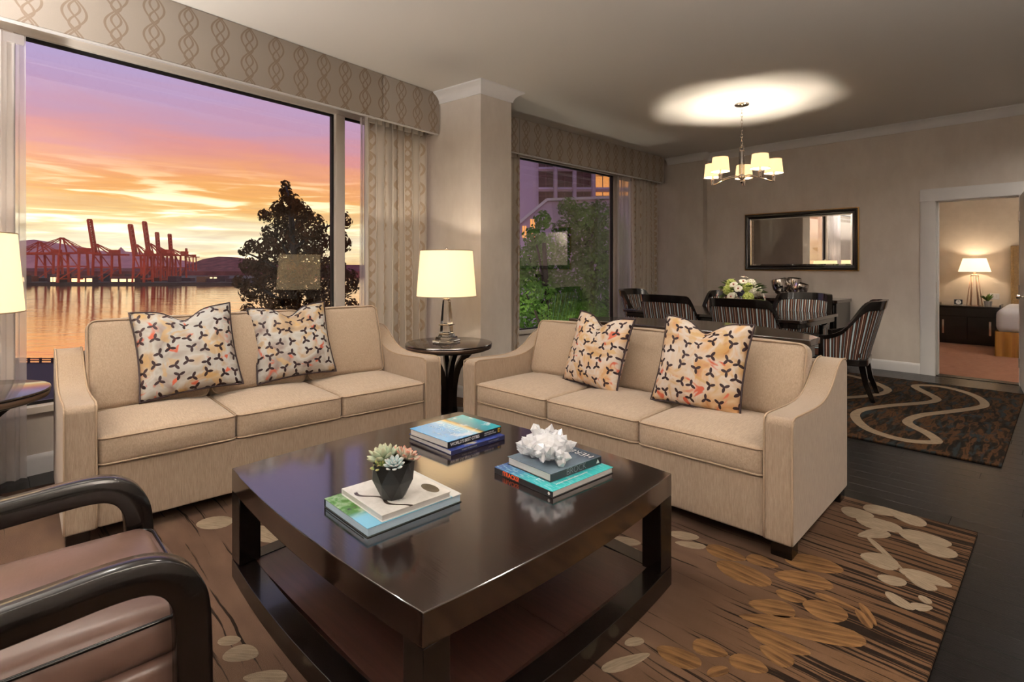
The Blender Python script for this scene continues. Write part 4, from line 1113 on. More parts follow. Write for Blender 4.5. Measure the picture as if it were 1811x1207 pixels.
M['bk_black'] = pm('black_book_cloth', C(22, 22, 24), .35); M['bk_navy'] = pm('navy_book_cloth', C(30, 34, 70), .35); M['bk_slate'] = pm('slate_book_cloth', C(44, 48, 52), .35); M['bk_dkgreen'] = pm('dark_green_cloth', C(24, 36, 32), .4); M['bk_white'] = pm('white_cloth', C(222, 222, 220), .4)
Z0 = CT+.0004
# near-left stack under the succulent
b, cv = book('green and pale blue art book at the bottom of the stack under the succulent', (-1.500, .829), 0, .30, .37, Z0, .030, 'cov_green', '-x', 'bk_dkgreen', 'coffee table books', 'pages_blue')
for yy in (.05, .10): link('ribbon_tie', tube_me(catmull([(-.302, yy, .004), (-.322, yy-.01, .008), (-.330, yy-.004, .018), (-.318, yy+.008, .024), (-.302, yy, .02)], 4), .0013, 5), 'ink_black', b, smooth=180)
link('elastic_cord', tube_me([(-.285, -.0016, .006), (-.15, -.0016, .0065), (-.02, -.0016, .006)], .0014, 5), 'ink_black', b, smooth=180)
za = Z0+.0304
b, cv = book('white art book with pebble and branch cover directly under the succulent', (-1.503, .881), -1, .282, .27, za, .022, 'cov_white', '-x', 'bk_white', 'coffee table books')
top_text(b, 'HOME', .016, -.10, .115, .022, PI/2*0, 'ink_grey'); top_text(b, 'MODERN', .010, -.10, .098, .022, 0, 'ink_grey')
# back stack
b, cv = book('navy book lying under the blue city guide', (-1.898, 1.459), 0, .335, .325, Z0, .022, 'cov_blue', 'x', 'bk_navy', 'coffee table books')
spine_text(b, 'ROBERT BURROUGHS', .009, 'x', .06, .011, 'ink_grey'); spine_text(b, 'RALPH GALLERY', .009, 'x', .22, .011, 'ink_grey')
zb = Z0+.0224
b, cv = book('blue sky and sea city guide on top of the back stack', (-1.924, 1.46), 2, .29, .335, zb, .032, 'cov_sky', 'x', 'bk_black', 'coffee table books')
spine_text(b, "WORLD'S BEST CITIES", .0195, 'x', .014, .0155, 'ink_white', .0003, .92)
spine_text(b, 'CELEBRATING 220', .0075, 'x', .222, .0195, 'ink_white'); spine_text(b, 'GREAT DESTINATIONS', .0075, 'x', .222, .0105, 'ink_white')
box('publisher_mark', .0001, .0008, .312, .328, .008, .025, 'ink_yellow', b, bev=0); box('publisher_mark_inner', .0006, .0011, .316, .324, .011, .022, 'bk_black', b, bev=0)
top_text(b, 'CITIES', .072, -.035, .155, .032, PI, 'ink_pale', -.0012, 1.0); top_text(b, "WORLD'S BEST", .034, -.035, .098, .032, PI, 'ink_pale', -.0006)
top_text(b, 'CELEBRATING 220', .012, -.06, .045, .032, PI, 'ink_pale')
# right stack under the quartz
b, cv = book('teal book with orange lettered black spine at the bottom of the stack under the quartz', (-1.294, 1.453), -2, .325, .355, Z0, .025, 'cov_teal', 'y', 'bk_black', 'coffee table books')
spine_text(b, '!TRACKS!', .024, 'y', -.275, .0125, 'ink_orange', .0004, .95)
link('spine_dot', lathe_me([(.001, 0), (.0055, 0), (.0055, .0005), (.001, .0005)], 14, False), 'ink_white', b, (-.018, -.0004, .0125), (PI/2, 0, 0))
top_text(b, 'TRACKS', .05, -.10, .03, .025, PI/2, 'ink_pale', -.0008); top_text(b, 'ACROSS THE NORTHERN COUNTRY', .011, -.035, .055, .025, PI/2, 'ink_white')
zc = Z0+.0254
b, cv = book('grey cookbook with black lettered spine directly under the quartz', (-1.352, 1.508), -3, .25, .295, zc, .032, 'cov_grey', 'x', 'bk_slate', 'coffee table books')
spine_text(b, 'BROCK', .036, 'x', .085, .016, 'ink_grey', -.0009, .95)
link('spine_mark', pydata([(0.0005, .262, .008), (.0005, .282, .008), (.0005, .272, .024)], [(0, 1, 2)]), 'ink_white', b, smooth=None)
top_text(b, 'HERB', .052, -.012, .255, .032, PI, 'ink_white', -.001)

# succulent in a faceted pot
pot = thing('potted_succulent', 'pale green succulent in a black faceted pot on the book stack', 'plant', (-1.605, .985, za+.0224), R(12))
v, f = [], []
n = 7
for k, (r, z, tw) in enumerate(((.042, 0, 0), (.070, .062, .5), (.0735, .122, 0), (.066, .122, 0), (.062, .105, 0))):
    for i in range(n):
        a = 2*PI*(i+tw)/n; v.append((r*math.cos(a), r*math.sin(a), z))
for i in range(n):
    j = (i+1) % n
    f += [(i, j, n+i), (j, n+j, n+i), (n+i, n+j, 2*n+j), (n+i, 2*n+j, 2*n+i), (2*n+i, 2*n+j, 3*n+j, 3*n+i), (3*n+i, 3*n+j, 4*n+j, 4*n+i)]
f.append(tuple(range(n))[::-1]); 
link('pot', pydata(v, f), 'matteblack', pot, smooth=5)
link('soil', lathe_me([(.001, .104), (.061, .104), (.061, .110), (.03, .114), (.001, .115)], 14, False), 'soil', pot)
def fat_leaf(L, w, th, tip=.25):
    prof = [(0, .25), (.15, .5), (.4, .85), (.65, 1.0), (.85, .75), (.95, .38), (1.0, .02)]; v, f = [], []; n = 8
    for t, r in prof:
        for i in range(n):
            a = 2*PI*i/n; v.append((t*L, r*w/2*math.cos(a), r*th/2*math.sin(a)*(1 if math.sin(a) < 0 else .55)+.10*L*t*t))
    for k in range(len(prof)-1):
        for i in range(n): f.append((k*n+i, k*n+(i+1) % n, (k+1)*n+(i+1) % n, (k+1)*n+i))
    return pydata(v, f)
def suc_mat(nm, a, b, tip): 
    m, t, bs = newmat(nm); g = t.n('ShaderNodeTexCoord').outputs['Generated']; s = t.n('ShaderNodeSeparateXYZ', {0: g})
    t.link(t.ramp(s.outputs[0], [(0, a), (.7, b), (.97, tip)]), bs.inputs['Base Color']); bs.inputs['Roughness'].default_value = .55; bs.inputs['Subsurface Weight'].default_value = .0
    return m
M['suc_a'] = suc_mat('sage_succulent', C(128, 146, 112), C(176, 190, 164), C(190, 190, 160)); M['suc_b'] = suc_mat('blush_succulent', C(140, 150, 120), C(186, 182, 164), C(204, 130, 110)); M['suc_c'] = suc_mat('bluegreen_succulent', C(116, 142, 140), C(172, 194, 196), C(206, 200, 196)); M['suc_d'] = suc_mat('olive_succulent', C(100, 120, 70), C(140, 160, 96), C(180, 160, 110))
sr = random.Random(11)
def rosette(c, axis, R0, mat, rings, L, w, th):
    A = Vector(axis).normalized().to_track_quat('Z', 'Y')
    me = fat_leaf(L, w, th); kk = 0
    for ring_, (cnt, tilt, sc) in enumerate(rings):
        for i in range(cnt):
            a = 2*PI*i/cnt+ring_*.5; q = A @ Vector((0, 0, 1)).rotation_difference(Vector((0, 0, 1)))
            d = A @ Vector((math.cos(a)*math.cos(R(tilt)), math.sin(a)*math.cos(R(tilt)), math.sin(R(tilt))))
            up = A @ Vector((0, 0, 1)); s = up.cross(d).normalized(); u = d.cross(s).normalized()
            mt = Matrix((d, s, u)).transposed()
            o = link('succulent_leaf', me, mat, pot, Vector(c)+d*R0, mt.to_euler(), smooth=180); o.scale = (sc*sr.uniform(.92, 1.08),)*3
rosette((-.030, -.012, .120), (-.25, -.15, 1), .004, 'suc_a', [(8, 22, 1.0), (7, 45, .92), (5, 66, .8), (3, 82, .65)], .062, .024, .017)
rosette((.034, -.026, .118), (.25, -.35, 1), .003, 'suc_c', [(9, 18, .9), (8, 38, .8), (6, 58, .62), (4, 76, .45)], .042, .019, .010)
rosette((.026, .030, .122), (.3, .35, 1), .003, 'suc_b', [(9, 22, 1.0), (8, 42, .9), (6, 62, .7), (3, 80, .5)], .052, .022, .012)
rosette((-.012, -.045, .112), (-.05, -.6, 1), .002, 'suc_d', [(6, 20, .8), (5, 45, .7), (3, 70, .5)], .040, .020, .013)
rosette((-.02, .042, .115), (-.3, .5, 1), .002, 'suc_d', [(6, 25, .9), (5, 50, .8), (3, 75, .6)], .045, .018, .012)

# quartz cluster
qz = thing('quartz_cluster', 'white quartz crystal cluster on the grey cookbook', 'crystal', (-1.462, 1.605, zc+.0324), R(25))
qz.scale = (1.38, 1.38, 1.30); qr = random.Random(5)
bmq = bmesh.new(); bmesh.ops.create_icosphere(bmq, subdivisions=3, radius=.05)
for vv in bmq.verts:
    nrm = vv.co.normalized(); vv.co = Vector((vv.co.x*1.25, vv.co.y*.85, vv.co.z*.8))*(1+.14*math.sin(9*nrm.x+3)*math.sin(8*nrm.y+1)+.08*qr.uniform(-1, 1)); vv.co.z += .046
    vv.co.z = max(0, vv.co.z)
link('matrix', bm_done(bmq), 'quartz', qz, smooth=12)
def crystal_pt(L, r):
    v = []; n = 6
    for i in range(n): a = 2*PI*i/n; v.append((r*.85*math.cos(a), r*.85*math.sin(a), 0))
    for i in range(n): a = 2*PI*i/n; v.append((r*math.cos(a), r*math.sin(a), L*(.66+.06*math.sin(a*2))))
    v.append((r*.12, 0, L))
    return pydata(v, [(i, (i+1) % n, n+(i+1) % n, n+i) for i in range(n)]+[(n+i, n+(i+1) % n, 2*n) for i in range(n)]+[tuple(range(n))[::-1]])
QM = [crystal_pt(.058, .011), crystal_pt(.046, .009), crystal_pt(.062, .014), crystal_pt(.036, .007), crystal_pt(.048, .017)]
heads = [Vector((-.045, -.02, .055)), Vector((-.02, .0, .085)), Vector((.03, .01, .075)), Vector((.055, .02, .05)), Vector((.0, -.03, .045)), Vector((-.06, .0, .03)), Vector((.045, -.02, .03))]
axes = [Vector((-.8, -.3, .5)), Vector((-.3, .1, 1)), Vector((.35, .0, .9)), Vector((.9, .3, .25)), Vector((.1, -.9, .25)), Vector((-1, .2, .05)), Vector((.6, -.8, .0))]
for k in range(84):
    h_ = k % 7; dd = (axes[h_].normalized()+Vector((qr.gauss(0, .42), qr.gauss(0, .42), qr.gauss(0, .42)))).normalized()
    p_ = heads[h_]*.72+Vector((qr.uniform(-.016, .016), qr.uniform(-.014, .014), qr.uniform(-.012, .012))); p_.z = max(.012, p_.z)
    if p_.z+dd.z*.05 < .004: dd.z = abs(dd.z)
    o = link('crystal_point', QM[qr.choice((0, 1, 1, 2, 3, 3, 4))], 'quartz', qz, p_, (dd.to_track_quat('Z', 'Y') @ Matrix.Rotation(qr.uniform(0, 6.28), 3, 'Z').to_quaternion()).to_euler(), smooth=5); o.scale = (1, 1, qr.uniform(.6, 1.05))

# ================================================================== BEDROOM BEYOND THE DOOR
M['bedwall'] = pm('bedroom_wall_cream', C(206, 192, 174), .8, spec=.2, col2=C(198, 184, 166), scale=5)
bf = struct(box('floor_bedroom', -3.2, 2.2, 8.24, 12.3, -.08, .004, 'carpet', bev=0), 'pinkish brown bedroom carpet')
struct(box('wall_bedroom_back', -3.2, 2.2, 12.12, 12.3, -.01, 2.9, 'bedwall', bev=0), 'cream bedroom wall behind the bedside lamp')
struct(box('wall_bedroom_left', -3.35, -3.2, 8.2, 12.3, -.01, 2.9, 'bedwall', bev=0), 'cream bedroom wall on the left')
struct(box('wall_bedroom_right', 2.2, 2.35, 8.2, 12.3, -.01, 2.9, 'bedwall', bev=0), 'cream bedroom wall on the right')
struct(box('ceiling_bedroom', -3.35, 2.35, 8.226, 12.3, 2.9, 3.0, 'ceiling', bev=0), 'bedroom ceiling')
ns = thing('nightstand', 'black lacquered nightstand with doors and silver pulls in the bedroom', 'nightstand', (-1.165, 11.87, .004), 0)
box('body', -.40, .40, -.22, .22, .05, .615, 'blackwood', ns); box('nightstand_top', -.415, .415, -.235, .225, .6155, .64, 'blackwood', ns)
box('gallery_rail', -.415, -.395, -.235, .225, .6405, .675, 'blackwood', ns); box('gallery_rail', .395, .415, -.235, .225, .6405, .675, 'blackwood', ns); box('plinth', -.37, .37, -.18, .2, 0, .0495, 'blackwood', ns)
for k in range(2):
    d = box('door', -.39+k*.39+.003, k*.39-.003, -.236, -.2205, .08, .46, 'blackwood', ns); box('pull', -.33+k*.60, -.30+k*.60, -.25, -.2365, .17, .40, 'chrome', d)
box('drawer', -.39, .39, -.236, -.2205, .47, .605, 'blackwood', ns)
bl = thing('bedside_lamp', 'bedside lamp with cone shade and slim gold rod base', 'lamp', (-1.095, 11.86, .6445), R(10))
M['rose_gold'] = pm('rose_gold_rods', C(222, 190, 166), .25, metal=.5)
link('foot', lathe_me([(.001, 0), (.085, 0), (.085, .012), (.001, .014)], 24, False), 'rose_gold', bl)
for k in range(6):
    a = k*PI/3; link('rod', tube_me([(.10*math.cos(a), .10*math.sin(a), .006), (.05*math.cos(a), .05*math.sin(a), .50)], .008, 8), 'rose_gold', bl, smooth=180)
link('hub', lathe_me([(.001, .50), (.055, .50), (.055, .515), (.02, .53), (.015, .62), (.001, .62)], 20, False), 'rose_gold', bl, smooth=40)
link('bulb', lathe_me([(.01, .6205), (.026, .66), (.02, .69), (.001, .70)], 12, False), 'bulb', bl, smooth=60)
drum(bl, .215, .150, .565, .80, 'bedshade'); point('lamp_light', (0, 0, .725), BED_W, (1, .82, .6), bl, .03)
ck = thing('alarm_clock', 'small black desk clock with white dial on the nightstand', 'clock', (-1.30, 11.80, .6445), R(15))
box('case', -.055, .055, -.02, .02, .012, .10, 'bk_black', ck, bev=.004); box('stand', -.06, .06, -.03, .03, 0, .0119, 'chrome', ck, bev=.002)
link('dial', lathe_me([(.001, 0), (.036, 0), (.036, .002), (.001, .002)], 24, False), 'ink_white', ck, (0, -.0201, .056), (PI/2, 0, 0))
box('hand', -.002, .002, -.0235, -.0225, .056, .086, 'ink_black', ck, bev=0); box('hand', 0, .022, -.0235, -.0225, .054, .058, 'ink_black', ck, bev=0)
pp = thing('potted_plant', 'small leafy plant in a grey pot on the nightstand', 'plant', (-.92, 11.79, .6445), 0)
link('pot', lathe_me([(.001, 0), (.045, 0), (.055, .09), (.05, .09), (.045, .075), (.001, .075)], 20, False), pm('grey_pot', C(150, 146, 142), .6), pp, smooth=40)
for k in range(22):
    a = k*2.4; t_ = .35+.5*((k*7) % 11)/11; d = Vector((math.cos(a)*math.sin(t_), math.sin(a)*math.sin(t_), math.cos(t_)))
    o = link('leaf', LM[k % 3], 'leaf', pp, (0, 0, .075), d.to_track_quat('X', 'Z').to_euler(), smooth=180); o.scale = (1.2, .7, 1)
tl = thing('outlet_plate', 'white wall outlet plate beside the bedside lamp', 'outlet', (-.86, 12.12, .80), 0)
box('plate', -.06, .06, -.008, -.0005, -.05, .05, 'white', tl); box('socket', -.04, -.01, -.010, -.0081, -.03, .03, 'lining', tl); box('socket', .01, .04, -.010, -.0081, -.03, .03, 'lining', tl)
M['gold_cloth'] = pm('bronze_headboard_cloth', C(150, 122, 80), .5, col2=C(126, 100, 62), scale=40, sheen=.3); M['skirt'] = pm('gold_bedskirt', C(176, 126, 56), .55, col2=C(140, 96, 38), scale=2, stretch=(8, 1, .3)); M['linen'] = pm('white_bed_linen', C(226, 226, 232), .8, bump=.2, bscale=6)
for lab, x0, x1 in (('bronze nail-studded headboard left of the nightstand', -3.0, -1.60), ('bronze nail-studded headboard of the right-hand bed', -.66, .95)):
    hb = thing('headboard', lab, 'headboard', (0, 12.06, .004), 0)
    box('panel', x0, x1, -.04, .055, .05, 1.645, 'gold_cloth', hb, bev=.015)
    bmh = bmesh.new()
    for xx in ((x1-.035,) if x1 < -1 else (x0+.035,)):
        for k in range(44): bmesh.ops.create_uvsphere(bmh, u_segments=6, v_segments=4, radius=.008, matrix=Matrix.Translation((xx, -.042, .3+k*.03)))
    st = link('nail_studs', bm_done(bmh), 'gold', hb, smooth=180); st['kind'] = 'stuff'
bed = thing('bed', 'bed with white linen and pleated gold bedskirt in the bedroom', 'bed', (0, 0, .004), 0)
link('mattress', cushion_me(1.52, 1.56, .36, .10, (.01, .01, .03), 8), 'linen', bed, (.03, 11.22, .51), smooth=180)
sk, sf = [], []
path = [(-.74, 11.98), (-.74, 10.44), (.80, 10.44), (.80, 11.98)]; m_ = 0
pts = []
for (a, b) in zip(path, path[1:]):
    L = math.dist(a, b); k_ = int(L/.02)
    for i in range(k_):
        t_ = i/k_; nx, ny = (a[1]-b[1])/L, (b[0]-a[0])/L; pts.append((a[0]+(b[0]-a[0])*t_, a[1]+(b[1]-a[1])*t_, nx, ny))
for j, zz in enumerate((0.002, .18, .36)):
    for i, (x, y, nx, ny) in enumerate(pts):
        o = (.012*math.sin(i*.9)+.02*math.exp(-((i % 38)-19)**2/6))*(1-j*.4); sk.append((x-nx*o, y-ny*o, zz))
for j in range(2):
    for i in range(len(pts)-1): sf.append((j*len(pts)+i, j*len(pts)+i+1, (j+1)*len(pts)+i+1, (j+1)*len(pts)+i))
link('bed_skirt', pydata(sk, sf), 'skirt', bed, smooth=180)
box('bed_base', -.715, .775, 10.47, 12.0, .05, .335, 'gold_cloth', bed, bev=.01)

# ================================================================== ADDED FILL TORCHIERES (unseen, washing the ceiling for extra brightness)
for (x, y, lab, k_) in ((-3.3, -1.7, 'unseen floor uplighter added as fill in the rear left corner', 1.75), (.9, -1.4, 'unseen floor uplighter added as fill behind the viewer', .3), (1.4, 1.2, 'unseen floor uplighter added as fill by the right-hand wall', .85), (1.3, 9.3, 'unseen floor uplighter added as fill in the bedroom', .7)):
    tc = thing('fill_torchiere', lab, 'lamp', (x, y, 0), 0)
    link('base', lathe_me([(.001, 0), (.14, 0), (.14, .015), (.02, .03), (.001, .03)], 32, False), 'chrome', tc, smooth=40)
    link('pole', tube_me([(0, 0, .03), (0, 0, 1.75)], .012, 10), 'chrome', tc, smooth=60)
    link('bowl', lathe_me([(.012, 1.75), (.06, 1.76), (.15, 1.82), (.18, 1.88), (.176, 1.88), (.145, 1.826), (.05, 1.77), (.012, 1.765)], 32, False), 'chrome', tc, smooth=60)
    l = bpy.data.lights.new('fill_torchiere_lamp', 'AREA'); l.shape = 'DISK'; l.size = .24; l.energy = FILL_TORCH_W*k_; l.color = (1, .95, .90); l.spread = R(165)
    lo = bpy.data.objects.new('fill_torchiere_lamp', l); COL.objects.link(lo); lo.parent = tc; lo.location = (0, 0, 1.87); lo.rotation_euler = (PI, 0, 0)

# ================================================================== ADDED FILL DOWNLIGHTS in the ceiling (unseen, for extra brightness)
for x, y in ((-3.0, .5), (-2.9, 1.9), (-1.3, 2.75), (.5, 4.2), (.35, 6.7), (-1.8, -1.2)):
    dl = thing('fill_downlight', 'unseen round downlight added to the ceiling as fill', 'light', (x, y, CZ), 0, 'added fill downlights')
    link('trim_ring', lathe_me([(.055, -.001), (.085, -.001), (.085, -.006), (.078, -.010), (.055, -.008), (.055, -.001)], 32, False), 'white', dl, smooth=40)
    l = bpy.data.lights.new('fill_downlight_lamp', 'AREA'); l.shape = 'DISK'; l.size = .10; l.energy = FILL_DOWN_W*(2.2 if y > 4 else 1.0); l.color = (1, .92, .83); l.spread = R(150)
    lo = bpy.data.objects.new('fill_downlight_lamp', l); COL.objects.link(lo); lo.parent = dl; lo.location = (0, 0, -.012)


# ================================================================== OUTSIDE: HARBOUR
WZ = H - 720*33/950.0
def water_mat():
    m, t, b = newmat('harbour_water')
    oc = t.n('ShaderNodeTexCoord').outputs['Object']
    n1 = t.noise(t.vmath('MULTIPLY', oc, (.05, .012, 1)), 1.0, 5, .6)
    n2 = t.noise(t.vmath('MULTIPLY', oc, (.25, .06, 1)), 1.0, 3, .5)
    h = t.math('ADD', t.math('MULTIPLY', n1, 1.4), t.math('MULTIPLY', n2, .5))
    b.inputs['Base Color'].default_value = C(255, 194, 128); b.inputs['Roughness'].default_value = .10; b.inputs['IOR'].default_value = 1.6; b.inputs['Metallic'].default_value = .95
    t.link(t.n('ShaderNodeBump', {'Height': h, 'Strength': .28, 'Distance': 1.0}).outputs[0], b.inputs['Normal'])
    return m
M['water'] = water_mat()
vang = math.atan2(FW.y, FW.x)
wv = [(40, -900, 0), (40, 500, 0), (4200, 3200, 0), (4200, -4600, 0)]
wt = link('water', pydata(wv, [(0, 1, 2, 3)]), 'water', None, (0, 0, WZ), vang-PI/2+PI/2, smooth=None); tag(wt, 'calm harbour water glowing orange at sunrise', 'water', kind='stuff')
for vv in wt.data.vertices: pass
wt.rotation_euler = (0, 0, vang)
M['crane'] = pm('red_crane_steel', C(206, 72, 38), .6, col2=C(170, 54, 30), scale=.05)
M['quay'] = pm('quay_concrete', C(60, 46, 50), .9); M['hill'] = pm('haze_tinted_hillside', C(214, 146, 142), 1.0, spec=0, col2=C(190, 126, 128), scale=.006)  # hill: distance haze is painted into the mauve base colour
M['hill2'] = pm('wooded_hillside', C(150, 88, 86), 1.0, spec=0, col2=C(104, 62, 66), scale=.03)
sq = [(1, 1), (-1, 1), (-1, -1), (1, -1)]
def bars(name, segs, w, parent, mat='crane'):
    v, f = [], []
    for a, b in segs:
        a, b = Vector(a), Vector(b); me_v = []; t = (b-a).normalized(); up = Vector((0, 0, 1)) if abs(t.z) < .9 else Vector((1, 0, 0)); s = t.cross(up).normalized(); u = s.cross(t); base_ = len(v)
        for p in (a, b):
            for c, d in sq: v.append(p+s*c*w/2+u*d*w/2)
        for i in range(4): f.append((base_+i, base_+(i+1) % 4, base_+4+(i+1) % 4, base_+4+i))
        f.append((base_, base_+1, base_+2, base_+3)); f.append((base_+4, base_+5, base_+6, base_+7))
    return link(name, pydata(v, f), mat, parent, smooth=None)
QZ = H-725*28/950.0        # quay level
crot = math.atan2(-RT.y, -RT.x)
def crane(label, px, d, gz_y, raised, tip, back=52, gauge=28, reach=75, apex_y=421, lean=.2):
    """ship-to-shore gantry; px = waterside leg, gz_y = image height of the girder for siting, tip = boom tip height"""
    p = far(d, px, 472); base_z = H-d*28/950.0; s = d/950.0
    t = thing('harbour_crane', label, 'crane', (p.x, p.y, base_z), crot, 'container cranes across the harbour')
    G = (H-s*(gz_y-472))-base_z
    for x in (0, -gauge):
        for y in (-9, 9): bars('leg', [((x, y, 0), (x*.96, y*.75, G))], 2.2, t)
    bars('sill_beam', [((0, -9, 5), (0, 9, 5)), ((-gauge, -9, 5), (-gauge, 9, 5)), ((0, -8, G*.55), (-gauge, -8, G*.55)), ((0, 8, G*.55), (-gauge, 8, G*.55))], 1.8, t)
    bars('leg_brace', [((0, -8, G*.1), (-gauge, -7, G*.55)), ((0, 8, G*.1), (-gauge, 7, G*.55)), ((0, -7, G), (-gauge*.5, -7, G*.55)), ((0, 7, G), (-gauge*.5, 7, G*.55))], 1.1, t)
    bars('girder', [((4, -3.5, G), (-back, -3.5, G)), ((4, 3.5, G), (-back, 3.5, G)), ((-back, -3.5, G), (-back, 3.5, G))]+[((-k, -3.5, G), (-k, 3.5, G)) for k in range(0, int(back), 9)], 2.2, t)
    A = (H-s*(apex_y-472))-base_z
    bars('apex_frame', [((0, -6, G), (2, -2, A)), ((0, 6, G), (2, 2, A)), ((-gauge*.8, -5, G), (1, -2, A)), ((-gauge*.8, 5, G), (1, 2, A)), ((2, -3, A), (2, 3, A))], 1.3, t)
    bars('back_stay', [((1, -2, A), (-back*.8, -3, G)), ((1, 2, A), (-back*.8, 3, G))], .8, t)
    link('machinery_house', box_me(-back*.72, -back*.45, -4, 4, G+1.2, G+7, .2, 1), 'crane', t)
    if raised:
        Tz = (H-s*(tip-472))-base_z; x1 = 3+lean*(Tz-G)*1.0
        seg = [((3, -3, G), (x1, -3, Tz)), ((3, 3, G), (x1, 3, Tz))]
        n = 7
        for k in range(n+1):
            f_ = k/n; x = 3+(x1-3)*f_; z_ = G+(Tz-G)*f_; seg.append(((x, -3, z_), (x, 3, z_)))
        bars('boom', seg, 2.3, t)
        bars('boom_truss', [((3+(x1-3)*k/n+2.5, 0, G+(Tz-G)*k/n), (3+(x1-3)*(k+1)/n+2.5, 0, G+(Tz-G)*(k+1)/n)) for k in range(n)]+[((3+(x1-3)*k/n, (-3) ** 1, G+(Tz-G)*k/n), (3+(x1-3)*(k+1)/n+2.5, 0, G+(Tz-G)*(k+1)/n)) for k in range(n)], 1.1, t)
        bars('boom_stay', [((2, 0, A), (3+(x1-3)*.6, 0, G+(Tz-G)*.6))], .7, t)
    else:
        bars('boom', [((3, -3, G), (reach, -3, G)), ((3, 3, G), (reach, 3, G))]+[((k, -3, G), (k, 3, G)) for k in range(8, int(reach)+1, 8)], 2.2, t)
        bars('boom_stay', [((2, -2, A), (reach*.55, -3, G)), ((2, 2, A), (reach*.55, 3, G)), ((2, -2, A), (reach*.95, -3, G)), ((2, 2, A), (reach*.95, 3, G))], .8, t)
    return t
crane('container crane with lowered boom beside the left lamp, partly cut by the window edge', 72, 800, 450, False, 0, 40, 26, 45, 428)
crane('container crane with lowered boom and pointed apex frame', 112, 728, 448, False, 0, 48, 28, 66, 421)
crane('tallest container crane, boom raised, standing apart left of the others', 172, 760, 451, True, 389, 42, 27, 0, 432, .16)
crane('container crane with raised boom, shorter front one of the close pair', 243, 735, 452, True, 398, 26, 15, 0, 433, .16)
crane('container crane with raised boom, taller rear one of the close pair', 267, 790, 450, True, 393, 36, 20, 0, 431, .14)
crane('slimmer container crane with raised boom right of the close pair', 284, 900, 452, True, 412, 30, 16, 0, 438, .08)
crane('slim container crane with raised boom, rightmost of the tall ones', 306, 930, 452, True, 415, 34, 18, 0, 441, .08)
crane('tiny distant container crane with raised boom at the right end', 332, 1500, 455, True, 440, 30, 20, 0, 450, .05)
# quay, yard and hills
def slab(name, d0, d1, pxa, pxb, z0, z1, mat, label, cat):
    a, b = far(d0, pxa, 472), far(d0, pxb, 472); c, d = far(d1, pxb, 472), far(d1, pxa, 472)
    o = link(name, prism_me([(a.x, a.y), (b.x, b.y), (c.x, c.y), (d.x, d.y)], z0, z1, 'z'), mat, smooth=None); return o
q = slab('quay', 722, 1600, -500, 470, WZ-3, QZ, 'quay', '', ''); struct(q, 'dark quay and harbour yard on the far shore')
q = slab('far_shore', 1300, 4000, -800, 900, WZ-3, WZ+14, 'hill2', '', ''); struct(q, 'low far shore of the harbour')
def ridge(name, label, pts, d, depth, mat):
    n = len(pts); v, f = [], []
    for px, py in pts:
        for dd, k in ((d-depth*.5, 0), (d-depth*.25, .55), (d, 1.0), (d+depth, 0)):
            top = far(d, px, py); p = far(dd, px, 472); v.append((p.x, p.y, WZ+(top.z-WZ)*k))
    for i in range(n-1):
        for j in range(3): f.append((i*4+j, (i+1)*4+j, (i+1)*4+j+1, i*4+j+1))
    o = link(name, pydata(v, f), mat, smooth=180); return struct(o, label)
rg = random.Random(3)
P1 = [(-200, 430), (-60, 424), (20, 428), (60, 424), (100, 430), (140, 436), (170, 442), (195, 446), (207, 444), (214, 437), (222, 445), (250, 447), (290, 455), (330, 462), (360, 466), (430, 468), (600, 469), (900, 470)]
ridge('hill', 'haze-tinted mauve mountain ridge beyond the cranes', P1, 5000, 1500, 'hill')
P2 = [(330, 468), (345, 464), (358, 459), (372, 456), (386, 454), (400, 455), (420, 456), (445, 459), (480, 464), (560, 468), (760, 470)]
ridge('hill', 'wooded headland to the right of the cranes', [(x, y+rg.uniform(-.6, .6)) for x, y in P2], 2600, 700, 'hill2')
cols_ = [pm('container_rust', C(110, 44, 32), .7), pm('container_plum', C(70, 40, 52), .7), pm('container_navy', C(44, 40, 62), .7), pm('container_tan', C(120, 84, 60), .7)]
cg = random.Random(9)
cme = {(w, h): box_me(-w/2, w/2, -6, 6, 0, h, .15, 1) for w in (12, 24) for h in (5, 8, 11)}
px = 20
while px < 415:
    w = cg.choice((12, 24)); h = cg.choice((5, 8, 8, 11)) if px < 300 else cg.choice((5, 5, 8)); d = cg.uniform(740, 800); p = far(d, px, 472)
    o = bpy.data.objects.new('container_stack', cme[(w, h)].copy()); COL.objects.link(o); o.data.materials.clear(); o.data.materials.append(cg.choice(cols_))
    o.location = (p.x, p.y, QZ); o.rotation_euler = (0, 0, crot); tag(o, 'stacked shipping containers on the far quay', 'containers', 'container stacks on the far quay')
    px += w/d*950*1.15
M['lit'] = pm('lit_opening', (1, .72, .35, 1), .5, emit=1.6, ecol=(1, .72, .35, 1))
for i, (lab, px, w, h) in enumerate((('lit quayside shed next to the left lamp', 38, 18, 9), ('lit quayside shed under the lowered boom', 102, 12, 9), ('long lit quayside shed under the tall crane', 150, 30, 7), ('long lit quayside shed under the close crane pair', 222, 34, 6), ('lit quayside shed near the headland', 385, 30, 5))):
    p = far(731 if i < 4 else 900, px, 472); t = thing('quay_shed', lab, 'shed', (p.x, p.y, QZ), crot)
    box('shed_body', -w/2, w/2, -5, 5, 0, h, cols_[1], t, bev=0)
    link('shed_roof', prism_me([(-5.5, h), (5.5, h), (0, h+2.2)], -w/2-.5, w/2+.5, 'x'), cols_[0], t, smooth=None)
    for k in range(3): box('lit_door', -w/2+w*(k+.12)/3, -w/2+w*(k+.88)/3, 5.0, 5.2, 1, h*.8, 'lit', t, bev=0); 
    for k in range(3): box('lit_door', -w/2+w*(k+.12)/3, -w/2+w*(k+.88)/3, -5.2, -5.0, 1, h*.8, 'lit', t, bev=0)
